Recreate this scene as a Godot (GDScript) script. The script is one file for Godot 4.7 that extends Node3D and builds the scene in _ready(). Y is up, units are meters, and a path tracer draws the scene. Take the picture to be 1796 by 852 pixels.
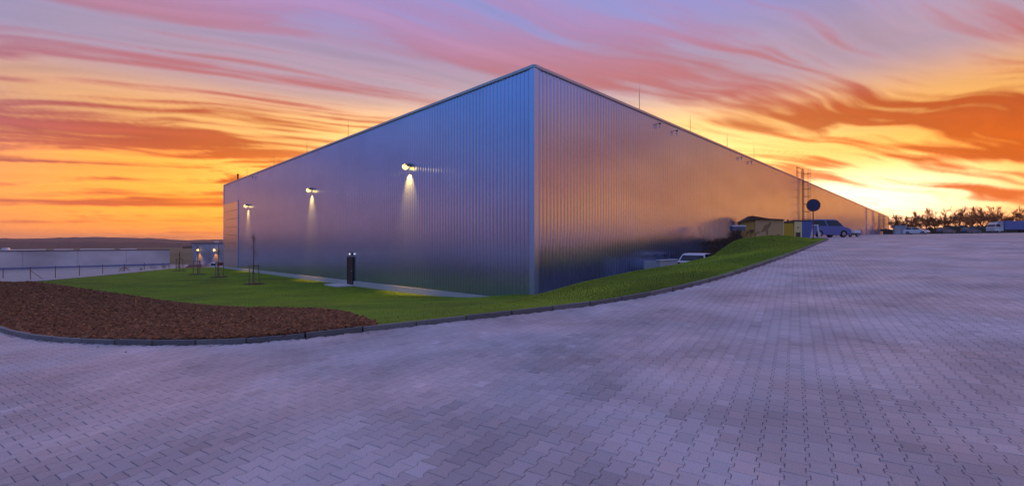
extends Node3D
# A steel logistics hall seen at its corner at sunset, on a sloping yard of interlocking pavers.
# Plan coordinates: X to the right, Z ahead of the camera (world z = -Z), metres, y up.

const EYE := 1.55
const CX := 1.01          # plan position of the hall's corner
const CZ := 20.0
const S2 := 0.70710678
const TOP := 9.6          # eaves height
var rng := RandomNumberGenerator.new()
var taken := {}
var mats := {}

# ---------------------------------------------------------------- mesh collector
class Geo:
	var v := PackedVector3Array()
	var n := PackedVector3Array()
	var c := PackedColorArray()
	var col := Color.WHITE
	func tri(a: Vector3, b: Vector3, d: Vector3) -> void:      # counter-clockwise from outside
		var m := (b - a).cross(d - a).normalized()
		v.append(a); v.append(d); v.append(b)
		n.append(m); n.append(m); n.append(m)
		c.append(col); c.append(col); c.append(col)
	func trin(a: Vector3, b: Vector3, d: Vector3, na: Vector3, nb: Vector3, nd: Vector3) -> void:
		v.append(a); v.append(d); v.append(b)
		n.append(na); n.append(nd); n.append(nb)
		c.append(col); c.append(col); c.append(col)
	func quad(a: Vector3, b: Vector3, d: Vector3, e: Vector3) -> void:
		tri(a, b, d); tri(a, d, e)
	func quadn(a: Vector3, b: Vector3, d: Vector3, e: Vector3, na: Vector3, nb: Vector3, nd: Vector3, ne: Vector3) -> void:
		trin(a, b, d, na, nb, nd); trin(a, d, e, na, nd, ne)
	func box(t: Transform3D, s: Vector3, ch := 0.0) -> void:   # chamfered box centred on t
		var h := s / 2.0
		if ch <= 0.0:
			var p := []
			for i in 8:
				p.append(t * Vector3(h.x if i & 1 else -h.x, h.y if i & 2 else -h.y, h.z if i & 4 else -h.z))
			quad(p[4], p[5], p[7], p[6]); quad(p[1], p[0], p[2], p[3]); quad(p[5], p[1], p[3], p[7])
			quad(p[0], p[4], p[6], p[2]); quad(p[6], p[7], p[3], p[2]); quad(p[0], p[1], p[5], p[4])
			return
		var q := h - Vector3(ch, ch, ch)
		for ax in 3:
			for sg in [-1.0, 1.0]:
				var a := Vector3.ZERO; a[ax] = sg
				var u := Vector3.ZERO; u[(ax + 1) % 3] = 1.0
				var w := a.cross(u)
				var hu := q[(ax + 1) % 3]
				var hw := q[(ax + 2) % 3]
				var o := a * h[ax]
				quad(t * (o - u * hu - w * hw), t * (o + u * hu - w * hw), t * (o + u * hu + w * hw), t * (o - u * hu + w * hw))
		for ax in 3:                                             # the twelve edges
			var i1 := (ax + 1) % 3
			var i2 := (ax + 2) % 3
			for s1 in [-1.0, 1.0]:
				for s2 in [-1.0, 1.0]:
					var a0 := Vector3.ZERO
					a0[ax] = -q[ax]
					var p1 := a0; p1[i1] = s1 * h[i1]; p1[i2] = s2 * q[i2]
					var p2 := a0; p2[i1] = s1 * q[i1]; p2[i2] = s2 * h[i2]
					var p3 := p2; p3[ax] = q[ax]
					var p4 := p1; p4[ax] = q[ax]
					if s1 * s2 > 0.0: quad(t * p1, t * p2, t * p3, t * p4)
					else: quad(t * p4, t * p3, t * p2, t * p1)
	func tube(a: Vector3, b: Vector3, ra: float, rb: float, k := 8, caps := true) -> void:
		var d := (b - a).normalized()
		var u := d.cross(Vector3.UP if absf(d.y) < 0.9 else Vector3.RIGHT).normalized()
		var w := d.cross(u)
		for i in k:
			var t0 := TAU * i / k
			var t1 := TAU * (i + 1) / k
			var e0 := u * cos(t0) + w * sin(t0)
			var e1 := u * cos(t1) + w * sin(t1)
			quadn(a + e0 * ra, a + e1 * ra, b + e1 * rb, b + e0 * rb, e0, e1, e1, e0)
			if caps:
				if ra > 0.0: tri(a, a + e1 * ra, a + e0 * ra)
				if rb > 0.0: tri(b, b + e0 * rb, b + e1 * rb)
	func prism(poly: PackedVector2Array, t: Transform3D, depth: float) -> void:   # outline in local xy, thick along z from 0 to depth
		if Geometry2D.is_polygon_clockwise(poly): poly.reverse()
		var ix := Geometry2D.triangulate_polygon(poly)
		for i in range(0, ix.size(), 3):
			var a := poly[ix[i]]
			var b := poly[ix[i + 1]]
			var d := poly[ix[i + 2]]
			if (b - a).cross(d - a) < 0.0:
				var sw := b; b = d; d = sw
			tri(t * Vector3(a.x, a.y, depth), t * Vector3(b.x, b.y, depth), t * Vector3(d.x, d.y, depth))
			tri(t * Vector3(a.x, a.y, 0), t * Vector3(d.x, d.y, 0), t * Vector3(b.x, b.y, 0))
		for i in poly.size():
			var p := poly[i]
			var q := poly[(i + 1) % poly.size()]
			quad(t * Vector3(p.x, p.y, 0), t * Vector3(q.x, q.y, 0), t * Vector3(q.x, q.y, depth), t * Vector3(p.x, p.y, depth))
	func ball(at: Vector3, r: Vector3, ku := 12, kv := 8) -> void:
		for j in kv:
			for i in ku:
				var p := []
				for q in [[i, j], [i + 1, j], [i + 1, j + 1], [i, j + 1]]:
					var th: float = TAU * q[0] / ku
					var ph: float = PI * q[1] / kv - PI / 2
					p.append(Vector3(cos(ph) * cos(th), sin(ph), -cos(ph) * sin(th)))
				quadn(at + p[0] * r, at + p[1] * r, at + p[2] * r, at + p[3] * r, p[0], p[1], p[2], p[3])
	func mesh() -> ArrayMesh:
		var a := []
		a.resize(Mesh.ARRAY_MAX)
		a[Mesh.ARRAY_VERTEX] = v; a[Mesh.ARRAY_NORMAL] = n; a[Mesh.ARRAY_COLOR] = c
		var m := ArrayMesh.new()
		m.add_surface_from_arrays(Mesh.PRIMITIVE_TRIANGLES, a)
		return m

# ---------------------------------------------------------------- scene helpers
func numbered(called: String) -> String:
	if not taken.has(called):
		taken[called] = 0
		return called
	taken[called] += 1
	return "%s_%03d" % [called, taken[called]]

func put(called: String, m: Mesh, mat: Material, parent: Node3D) -> MeshInstance3D:
	var o := MeshInstance3D.new()
	o.name = numbered(called) if parent == self else called
	o.mesh = m
	o.material_override = mat
	parent.add_child(o, true)
	return o

func obj(called: String, g: Geo, mat: Material, parent: Node3D = self) -> MeshInstance3D:
	return put(called, g.mesh(), mat, parent)

func thing(called: String, label: String, category: String, at := Vector3.ZERO, turn := 0.0, group := "") -> Node3D:
	var o := Node3D.new()
	o.name = numbered(called)
	add_child(o)
	o.position = at
	o.rotation.y = turn
	tag(o, label, category, group)
	return o

func tag(o: Node3D, label: String, category: String, group := "") -> void:
	o.set_meta("label", label)
	o.set_meta("category", category)
	if group: o.set_meta("group", group)

func struct(o: Node3D, label: String, category: String) -> void:
	o.set_meta("kind", "structure")
	tag(o, label, category)

func dup(o: Node3D, at: Vector3, turn: float, label: String) -> Node3D:
	var r: Node3D = o.duplicate()
	r.name = numbered(String(o.name))
	add_child(r)
	r.position = at
	r.rotation.y = turn
	r.set_meta("label", label)
	return r

func xf(at: Vector3, turn := 0.0) -> Transform3D:
	return Transform3D(Basis(Vector3.UP, turn), at)

func P(x: float, y: float, z: float) -> Vector3:
	return Vector3(x, y, -z)

func sp(x: float, w: float) -> float:
	return x if x / w > 20.0 else w * log(1.0 + exp(x / w))

func lot_y(x: float, z: float) -> float:       # the paved yard: level by the camera, then climbing along the hall
	var r := (x + z) * S2
	return 0.0673 * sp(r - 8.0, 1.5) - 0.0498 * sp(r - 34.0, 3.0) - 0.0005 - 0.065 * (sp(-(x + 0.5), 1.0) - sp(-(x + 10.5), 2.0))

func low_y(r: float) -> float:                 # the sunken service yard beside the right wall
	return -0.75 - 0.3 * smoothstep(16.0, 20.0, r) + 2.0 * smoothstep(28.5, 34.0, r) + 1.05 * smoothstep(42.0, 45.5, r)

func land_y(x: float, z: float) -> float:      # lawn, bed and bank
	var r := (x + z) * S2
	var d := x - z
	var c := -0.3 - 0.11 * smoothstep(17.0, 21.0, r) + 0.71 * smoothstep(25.5, 30.0, r)
	var a := 0.06 + lot_y(x, z) + c * smoothstep(8.6, 13.0, -d) * (1.0 - smoothstep(36.0, 40.0, r))
	var k := smoothstep(13.0, 17.5, -d)
	var right := a * (1.0 - k) + low_y(r) * k
	var near := 0.06 + lot_y(x, z)
	var left := near + (-1.6 - 0.011 * maxf(0.0, z - 24.5) - near) * (sp(z - 9.0, 0.8) - sp(z - 24.5, 1.5)) / 15.5
	var w := smoothstep(-2.6, 3.0, x)
	return left * (1.0 - w) + right * w

func crom(a: Array, t: float) -> Vector2:      # Catmull-Rom through the points of a
	var k := clampi(int(t), 0, a.size() - 2)
	var f := t - k
	var p0: Vector2 = a[maxi(k - 1, 0)]
	var p1: Vector2 = a[k]
	var p2: Vector2 = a[k + 1]
	var p3: Vector2 = a[mini(k + 2, a.size() - 1)]
	return p1.cubic_interpolate(p2, p0, p3, f)

# ---------------------------------------------------------------- materials
func noise_tex(seed_: int, freq: float, lo: float, hi: float, size := 256, octaves := 4, tint := Color.WHITE) -> ImageTexture:
	var f := FastNoiseLite.new()
	f.seed = seed_
	f.frequency = freq
	f.fractal_octaves = octaves
	var im := f.get_seamless_image(size, size)
	im.convert(Image.FORMAT_RGB8)
	var b := im.get_data()
	for i in range(0, b.size(), 3):
		var k := lerpf(lo, hi, b[i] / 255.0)
		b[i] = int(255.0 * clampf(lerpf(1.0, k, tint.r), 0, 1))
		b[i + 1] = int(255.0 * clampf(lerpf(1.0, k, tint.g), 0, 1))
		b[i + 2] = int(255.0 * clampf(lerpf(1.0, k, tint.b), 0, 1))
	return ImageTexture.create_from_image(Image.create_from_data(size, size, false, Image.FORMAT_RGB8, b))

func lin(r: float, g: float, b: float) -> Color:     # linear base colour -> albedo_color
	return Color(r, g, b).linear_to_srgb()

func mat(called: String, c: Color, rough := 0.8, metal := 0.0, tex: Texture2D = null, scale := 1.0) -> StandardMaterial3D:
	var m := StandardMaterial3D.new()
	m.resource_name = called
	m.albedo_color = c
	m.roughness = rough
	m.metallic = metal
	if tex:
		m.albedo_texture = tex
		m.uv1_triplanar = true
		m.uv1_world_triplanar = true
		m.uv1_scale = Vector3.ONE * scale
	mats[called] = m
	return m

func bump(m: StandardMaterial3D, tex: Texture2D, cm: float) -> void:
	m.heightmap_enabled = true
	m.heightmap_texture = tex
	m.heightmap_scale = cm

# ---------------------------------------------------------------- sky
func mixc(a: Vector3, b: Vector3, t: float) -> Vector3:
	return a + (b - a) * clampf(t, 0.0, 1.0)

func ramp(e: float, k: PackedFloat32Array, cs: Array) -> Vector3:
	for i in range(1, k.size()):
		if e < k[i]:
			var t := (e - k[i - 1]) / (k[i] - k[i - 1])
			return mixc(cs[i - 1], cs[i], t * t * (3.0 - 2.0 * t))
	return cs[cs.size() - 1]

func sky_image() -> Image:
	var w := 3072
	var h := 1536
	var n1 := FastNoiseLite.new(); n1.seed = 11; n1.frequency = 1.0; n1.fractal_octaves = 5
	var n2 := FastNoiseLite.new(); n2.seed = 23; n2.frequency = 1.0; n2.fractal_octaves = 3
	var keys := PackedFloat32Array([0, 3.5, 8, 13, 19, 28, 60, 90])
	var near := [Vector3(1.75, .48, .002), Vector3(1.95, .60, .003), Vector3(1.7, .56, .008), Vector3(1.05, .48, .12), Vector3(.52, .36, .46), Vector3(.34, .33, .68), Vector3(.47, .48, .94), Vector3(.48, .50, .98)]
	var away := [Vector3(.24, .16, .27), Vector3(.23, .18, .34), Vector3(.14, .22, .50), Vector3(.08, .25, .62), Vector3(.08, .28, .70), Vector3(.15, .32, .80), Vector3(.45, .48, .93), Vector3(.48, .50, .98)]
	var cnear := [Vector3(.92, .20, .0), Vector3(.80, .14, .0), Vector3(.66, .10, .0), Vector3(.55, .085, .012), Vector3(.50, .15, .15), Vector3(.43, .22, .40), Vector3(.44, .40, .74), Vector3(.46, .44, .82)]
	var caway := [Vector3(.26, .14, .20), Vector3(.22, .15, .26), Vector3(.14, .18, .38), Vector3(.10, .21, .50), Vector3(.11, .25, .60), Vector3(.20, .28, .64), Vector3(.43, .40, .75), Vector3(.46, .44, .82)]
	var data := PackedFloat32Array()
	data.resize(w * h * 3)
	var i := 0
	for y in h:
		var el := 90.0 - (y + 0.5) * 180.0 / h
		var e := maxf(el, 0.0)
		var s := sin(deg_to_rad(e))
		var co := cos(deg_to_rad(e))
		var cn0 := ramp(e, keys, near)
		var ca0 := ramp(e, keys, away)
		var cn1 := ramp(e, keys, cnear)
		var ca1 := ramp(e, keys, caway)
		var far := 1.0 / (s + 0.07)
		for x in w:
			if el < -1.0:
				data[i] = .2; data[i + 1] = .17; data[i + 2] = .25
				i += 3
				continue
			var az := wrapf((x + 0.5) * 360.0 / w, -180.0, 180.0)
			var da := wrapf(az - 14.0, -180.0, 180.0) / 72.0
			if da > 0.0: da *= 0.80
			var g := 1.0 / (1.0 + (pow(da, 6.0) if da > 0.0 else pow(da, 8.0)))
			var a := deg_to_rad(az)
			var px := sin(a) * co * far
			var pz := cos(a) * co * far
			var warp := n2.get_noise_2d(px * 0.35 + 7.0, pz * 0.35)
			var q := n1.get_noise_2d(px * 0.11 + pz * 0.04 + warp * 0.35, pz * 0.62 - px * 0.15 + warp * 0.4)
			var fine := n1.get_noise_2d(px * 0.28 + 40.0, pz * 2.3 - px * 0.75 + warp * 0.8)
			var wisp := n1.get_noise_2d(px * 0.7 + 90.0, pz * 6.5 - px * 2.6 + warp * 2.0 + q * 1.5) * smoothstep(3.0, 9.0, e)
			var wob := e + warp * 2.2 + q * 2.0
			# broad streaks of altocumulus low over the sunset, thin cirrus higher up
			var side := smoothstep(14.0, 30.0, az) * (1.0 - 0.7 * smoothstep(50.0, 68.0, az))
			var left := 1.0 - smoothstep(-30.0, -12.0, az)
			var band := 0.42 * exp(-pow((wob - 12.3) / 1.9, 2.0)) * side + 0.6 * exp(-pow((wob - 7.9) / 1.15, 2.0)) * side
			band += 0.62 * exp(-pow((wob - 11.0) / 1.5, 2.0)) * left + 0.8 * exp(-pow((wob - 6.3) / 0.6, 2.0)) * left + 0.45 * exp(-pow((wob - 3.9) / 0.35, 2.0)) * left
			var cl := smoothstep(-0.32, 0.58, q * 1.05 + fine * 0.85 + wisp * 0.8 + band * 0.8 - 0.06 - 0.2 * (1.0 - smoothstep(2.0, 6.0, e)))
			var sky := mixc(ca0, cn0, g)
			# the clear strip over the set sun
			var dz := pow(wrapf(az - 31.0, -180.0, 180.0) / 17.0, 2.0)
			var de := (e - 4.2) / 3.1
			sky += Vector3(1.5, 1.45, 1.25) * exp(-dz * dz - de * de)
			var dy := wrapf(az - 4.0, -180.0, 180.0) / 27.0
			var df := (e - 9.0) / 6.0
			var halo := exp(-dy * dy - df * df)
			sky += Vector3(1.7, 1.35, .60) * halo
			cl *= 1.0 - 0.55 * halo
			var cc := mixc(ca1, cn1, g)
			var out := mixc(sky, cc, cl * (0.6 + 0.38 * (1.0 - smoothstep(14.0, 30.0, e))))
			out += out * (fine * 0.2 + q * 0.10 + wisp * 0.12)
			data[i] = out.x; data[i + 1] = out.y; data[i + 2] = out.z
			i += 3
	return Image.create_from_data(w, h, false, Image.FORMAT_RGBF, data.to_byte_array())

# ================================================================ build
func _ready() -> void:
	rng.seed = 20
	var cam := Camera3D.new()
	cam.name = "camera"
	cam.position = Vector3(0, EYE, 0)
	cam.fov = rad_to_deg(2.0 * atan(426.0 / 769.0))
	cam.near = 0.05
	cam.far = 6000.0
	add_child(cam)
	cam.current = true
	var env := Environment.new()
	env.background_mode = Environment.BG_SKY
	var pano := PanoramaSkyMaterial.new()
	pano.panorama = ImageTexture.create_from_image(sky_image())
	pano.energy_multiplier = 1.0
	env.sky = Sky.new()
	env.sky.sky_material = pano
	env.tonemap_mode = Environment.TONE_MAPPER_LINEAR
	env.tonemap_exposure = 1.0
	env.fog_enabled = true
	env.fog_density = 0.00022
	env.fog_light_color = Color(1.0, 0.86, 0.78)
	env.sdfgi_enabled = true
	env.ssao_enabled = true
	env.ssil_enabled = true
	var we := WorldEnvironment.new()
	we.name = "daylight"
	we.environment = env
	add_child(we)
	var sun := DirectionalLight3D.new()
	sun.name = "low_sun"
	sun.light_color = Color(1.0, 0.62, 0.30)
	sun.light_energy = 0.3
	sun.light_angular_distance = 3.0
	sun.shadow_enabled = true
	add_child(sun)
	sun.look_at_from_position(Vector3.ZERO, -P(sin(deg_to_rad(33.0)), tan(deg_to_rad(2.5)), cos(deg_to_rad(33.0))))
	materials()
	land()
	paving()
	kerb()
	hall()
	hall_fittings()
	grass_and_bark()
	right_bank()
	roadside()
	far_left()
	far_right()

func materials() -> void:
	var grain := noise_tex(1, 0.06, 0.72, 1.0, 256, 5)
	var blotch := noise_tex(2, 0.012, 0.6, 1.0, 256, 4)
	var fine := noise_tex(3, 0.2, 0.55, 1.0, 256, 3)
	var c := mat("cladding", lin(.43, .55, .82), 0.20, 0.90, noise_tex(4, 0.01, 0.93, 1.0, 256, 5), 0.11)
	bump(c, noise_tex(5, 0.008, 0.0, 1.0, 256, 2), 0.25)
	mat("trim", lin(.42, .56, .80), 0.26, 0.75)
	mat("flashing", lin(.46, .46, .48), 0.30, 0.7)
	mat("concrete", lin(.72, .70, .68), 0.85, 0.0, grain, 0.7)
	bump(mats.concrete, fine, 0.3)
	mat("kerb", lin(.30, .28, .27), 0.8, 0.0, grain, 1.3)
	bump(mats.kerb, fine, 0.2)
	mat("joint", lin(.28, .25, .25), 0.95, 0.0, fine, 2.0)
	mat("far_paving", lin(.52, .46, .455), 0.6, 0.0, blotch, 0.05)
	var p := mat("paver", Color.WHITE, 0.55, 0.0, noise_tex(6, 0.09, 0.78, 1.0, 512, 5), 1.7)
	p.vertex_color_use_as_albedo = true
	bump(p, noise_tex(7, 0.25, 0.0, 1.0, 256, 3), 0.12)
	mat("turf", lin(.19, .29, .006), 0.95, 0.0, fine, 0.9)
	var gr := mat("grass", Color.WHITE, 0.75)
	gr.vertex_color_use_as_albedo = true
	gr.backlight_enabled = true
	gr.backlight = lin(.12, .20, .01)
	mat("soil", lin(.09, .035, .015), 0.95, 0.0, fine, 1.2)
	var bk := mat("bark", Color.WHITE, 0.9)
	bk.vertex_color_use_as_albedo = true
	mat("field", lin(.10, .12, .045), 0.95, 0.0, blotch, 0.01)
	mat("hillside", lin(.06, .03, .026), 0.95, 0.0, blotch, 0.004)
	mat("asphalt", lin(.07, .068, .07), 0.85, 0.0, fine, 1.0)
	mat("path", lin(.42, .40, .38), 0.8, 0.0, grain, 0.6)
	mat("dark_metal", lin(.03, .03, .034), 0.45, 0.3)
	mat("steel", lin(.34, .34, .36), 0.4, 0.7)
	mat("rust_steel", lin(.20, .09, .05), 0.7, 0.2)
	mat("door", lin(.035, .03, .03), 0.5, 0.0, grain, 0.8)
	mat("panel", lin(.56, .53, .48), 0.22, 0.85)
	mat("white_wall", lin(.85, .85, .85), 0.55, 0.0, blotch, 0.03)
	mat("white_paint", lin(.75, .75, .76), 0.4)
	mat("lilac_wall", lin(.50, .48, .58), 0.6, 0.0, blotch, 0.05)
	mat("roofing", lin(.08, .06, .06), 0.8)
	mat("bark_wood", lin(.07, .045, .03), 0.9)
	mat("stake", lin(.36, .26, .14), 0.8, 0.0, grain, 2.0)
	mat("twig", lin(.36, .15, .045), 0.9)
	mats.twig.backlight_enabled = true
	mats.twig.backlight = lin(.30, .12, .03)  # backlight colour puts an orange sunset glow into opaque twigs
	mat("shrub", lin(.12, .065, .045), 0.9)
	mat("evergreen", lin(.03, .035, .02), 0.9)
	mat("tan_board", lin(.76, .43, .08), 0.7, 0.0, grain, 1.2)
	mat("pale_board", lin(.88, .52, .21), 0.65, 0.0, grain, 1.0)
	mat("yellow", lin(.80, .50, .01), 0.5, 0.0, grain, 1.5)
	mat("pale_yellow", lin(.75, .62, .24), 0.5)
	mat("brown", lin(.10, .045, .025), 0.7)
	mat("blue_paint", lin(.05, .12, .34), 0.25)
	mats.blue_paint.clearcoat_enabled = true
	mat("white_car", lin(.70, .70, .72), 0.25)
	mats.white_car.clearcoat_enabled = true
	mat("red_car", lin(.40, .03, .03), 0.25)
	mat("grey_car", lin(.14, .14, .16), 0.25)
	mat("glass", lin(.02, .022, .028), 0.06)
	mat("tyre", lin(.02, .02, .02), 0.85)
	mat("rim", lin(.40, .40, .42), 0.35, 0.8)
	mat("plastic", lin(.03, .03, .032), 0.6)
	mat("tail_lamp", lin(.35, .02, .02), 0.2)
	mat("head_lamp", lin(.70, .70, .70), 0.1)
	mat("sign_blue", lin(.025, .035, .10), 0.4)
	mat("sign_red", lin(.22, .03, .03), 0.4)
	mat("sheet_blue", lin(.10, .14, .34), 0.5)
	mat("slate", lin(.16, .17, .24), 0.6)
	mat("faded_brown", lin(.34, .17, .07), 0.7)
	mat("glow", lin(.9, .8, .6), 0.4)
	mats.glow.emission_enabled = true
	mats.glow.emission = Color(1.0, 0.80, 0.40)
	mats.glow.emission_energy_multiplier = 4.5

# ---------------------------------------------------------------- ground
const INNER := [[-64, 48], [-48, 36], [-32, 24.5], [-19, 14.9], [-12.99, 11.12], [-10.4, 9.66], [-7.8, 8.72], [-6.24, 8.3], [-5.02, 8.1], [-4.02, 8.18], [-3.26, 8.4], [-2.24, 8.72], [-1.27, 9.04], [-.22, 9.42], [1.34, 10.12], [2.48, 10.76], [3.78, 11.6], [6.22, 13.58], [9.29, 16.54], [13.94, 21.36], [20.4, 28.6], [23.2, 32.4], [24.4, 35.4], [24.2, 38.2], [22.6, 41.4]]
const OUTER := [[-85, 20], [-75, 5], [-60, -15], [-35, -25], [-24, -28], [-18, -29], [-12, -30], [-8, -31], [-4, -32], [0, -33], [4, -34], [9, -34], [15, -36], [25, -37], [38, -38], [52, -39], [60, -44], [68, -48], [76, -50], [84, -49], [100, -51], [106, -50], [110, -50], [114, -52], [118, -54]]
const BACK := [[-62, 50], [-50, 38.5], [-42, 38.6], [-43, 46], [-47, 60], [-46, 66], [-44, 66], [-42, 64], [-40.2, 61.5], [-28, 49.2], [-15, 36.2], [-7.5, 28.7], [-3, 24.2], [-.5, 21.7], [1.05, 20.15], [1.9, 20.0], [3.2, 19.6], [4.9, 19.6], [8.5, 23.0], [12, 26.5], [17, 31.5], [19.6, 34.1], [21, 35.5], [21.6, 37.4], [22.0, 41.0]]
# mulch: far edge from the left to the tip at the kerb
const BED := [[-54, 42.2], [-42.5, 36.6], [-39.9, 36.6], [-31.4, 31.4], [-22.7, 25.9], [-16.2, 21.2], [-13.45, 19.4], [-11.27, 18.0], [-9.41, 17.3], [-6.96, 15.8], [-5.18, 13.4], [-3.69, 10.6], [-2.75, 8.85]]
const BED_KERB := [[-54, 40.5], [-48, 36], [-40, 30.4], [-32, 24.5], [-19, 14.9], [-12.99, 11.12], [-10.4, 9.66], [-7.8, 8.72], [-6.24, 8.3], [-5.02, 8.1], [-4.02, 8.18], [-3.26, 8.4], [-2.7, 8.58]]

func pts(a: Array) -> Array:
	return a.map(func(p): return Vector2(p[0], p[1]))

func strip(g: Geo, a: Array, b: Array, along: int, across: int, hf: Callable, power := 1.0, inset := 0.0) -> void:
	# a sheet between two curves in plan, at the height hf gives, with smooth normals
	var rows := []
	for i in along + 1:
		var t := float(i) / along * (a.size() - 1)
		var p := crom(a, t)
		var q := crom(b, t)
		if inset != 0.0: p += (q - p).normalized() * inset
		var row := []
		for j in across + 1:
			var m := p.lerp(q, pow(float(j) / across, power))
			var y: float = hf.call(m.x, m.y)
			var e := 0.15
			var nx: float = (hf.call(m.x + e, m.y) - y) / e
			var nz: float = (hf.call(m.x, m.y + e) - y) / e
			row.append([P(m.x, y, m.y), Vector3(-nx, 1, nz).normalized()])
		rows.append(row)
	for i in along:
		for j in across:
			var w: Array = rows[i][j]
			var x: Array = rows[i + 1][j]
			var y2: Array = rows[i + 1][j + 1]
			var z: Array = rows[i][j + 1]
			if (x[0] - w[0]).cross(y2[0] - w[0]).y + (y2[0] - w[0]).cross(z[0] - w[0]).y > 0.0: g.quadn(w[0], x[0], y2[0], z[0], w[1], x[1], y2[1], z[1])
			else: g.quadn(z[0], y2[0], x[0], w[0], z[1], y2[1], x[1], w[1])

func base_y(x: float, z: float) -> float:       # the open land under and around everything
	var left := smoothstep(-38.0, -60.0, x) + smoothstep(50.0, 66.0, z) * (1.0 - smoothstep(-30.0, 0.0, x))
	var y := lerpf(minf(lot_y(x, z), 0.0) - 1.6, -4.3, clampf(left, 0, 1))
	var r := (x + z) * S2
	if x > -20.0: y = lerpf(y, maxf(lot_y(x, z) - 0.6, y), smoothstep(55.0, 75.0, r))
	if z < 8.0 and x > -60.0: y = lerpf(y, -1.2, 1.0 - smoothstep(0.0, 8.0, z))
	return maxf(y, -4.3) if absf(x) < 900.0 else y

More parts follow.
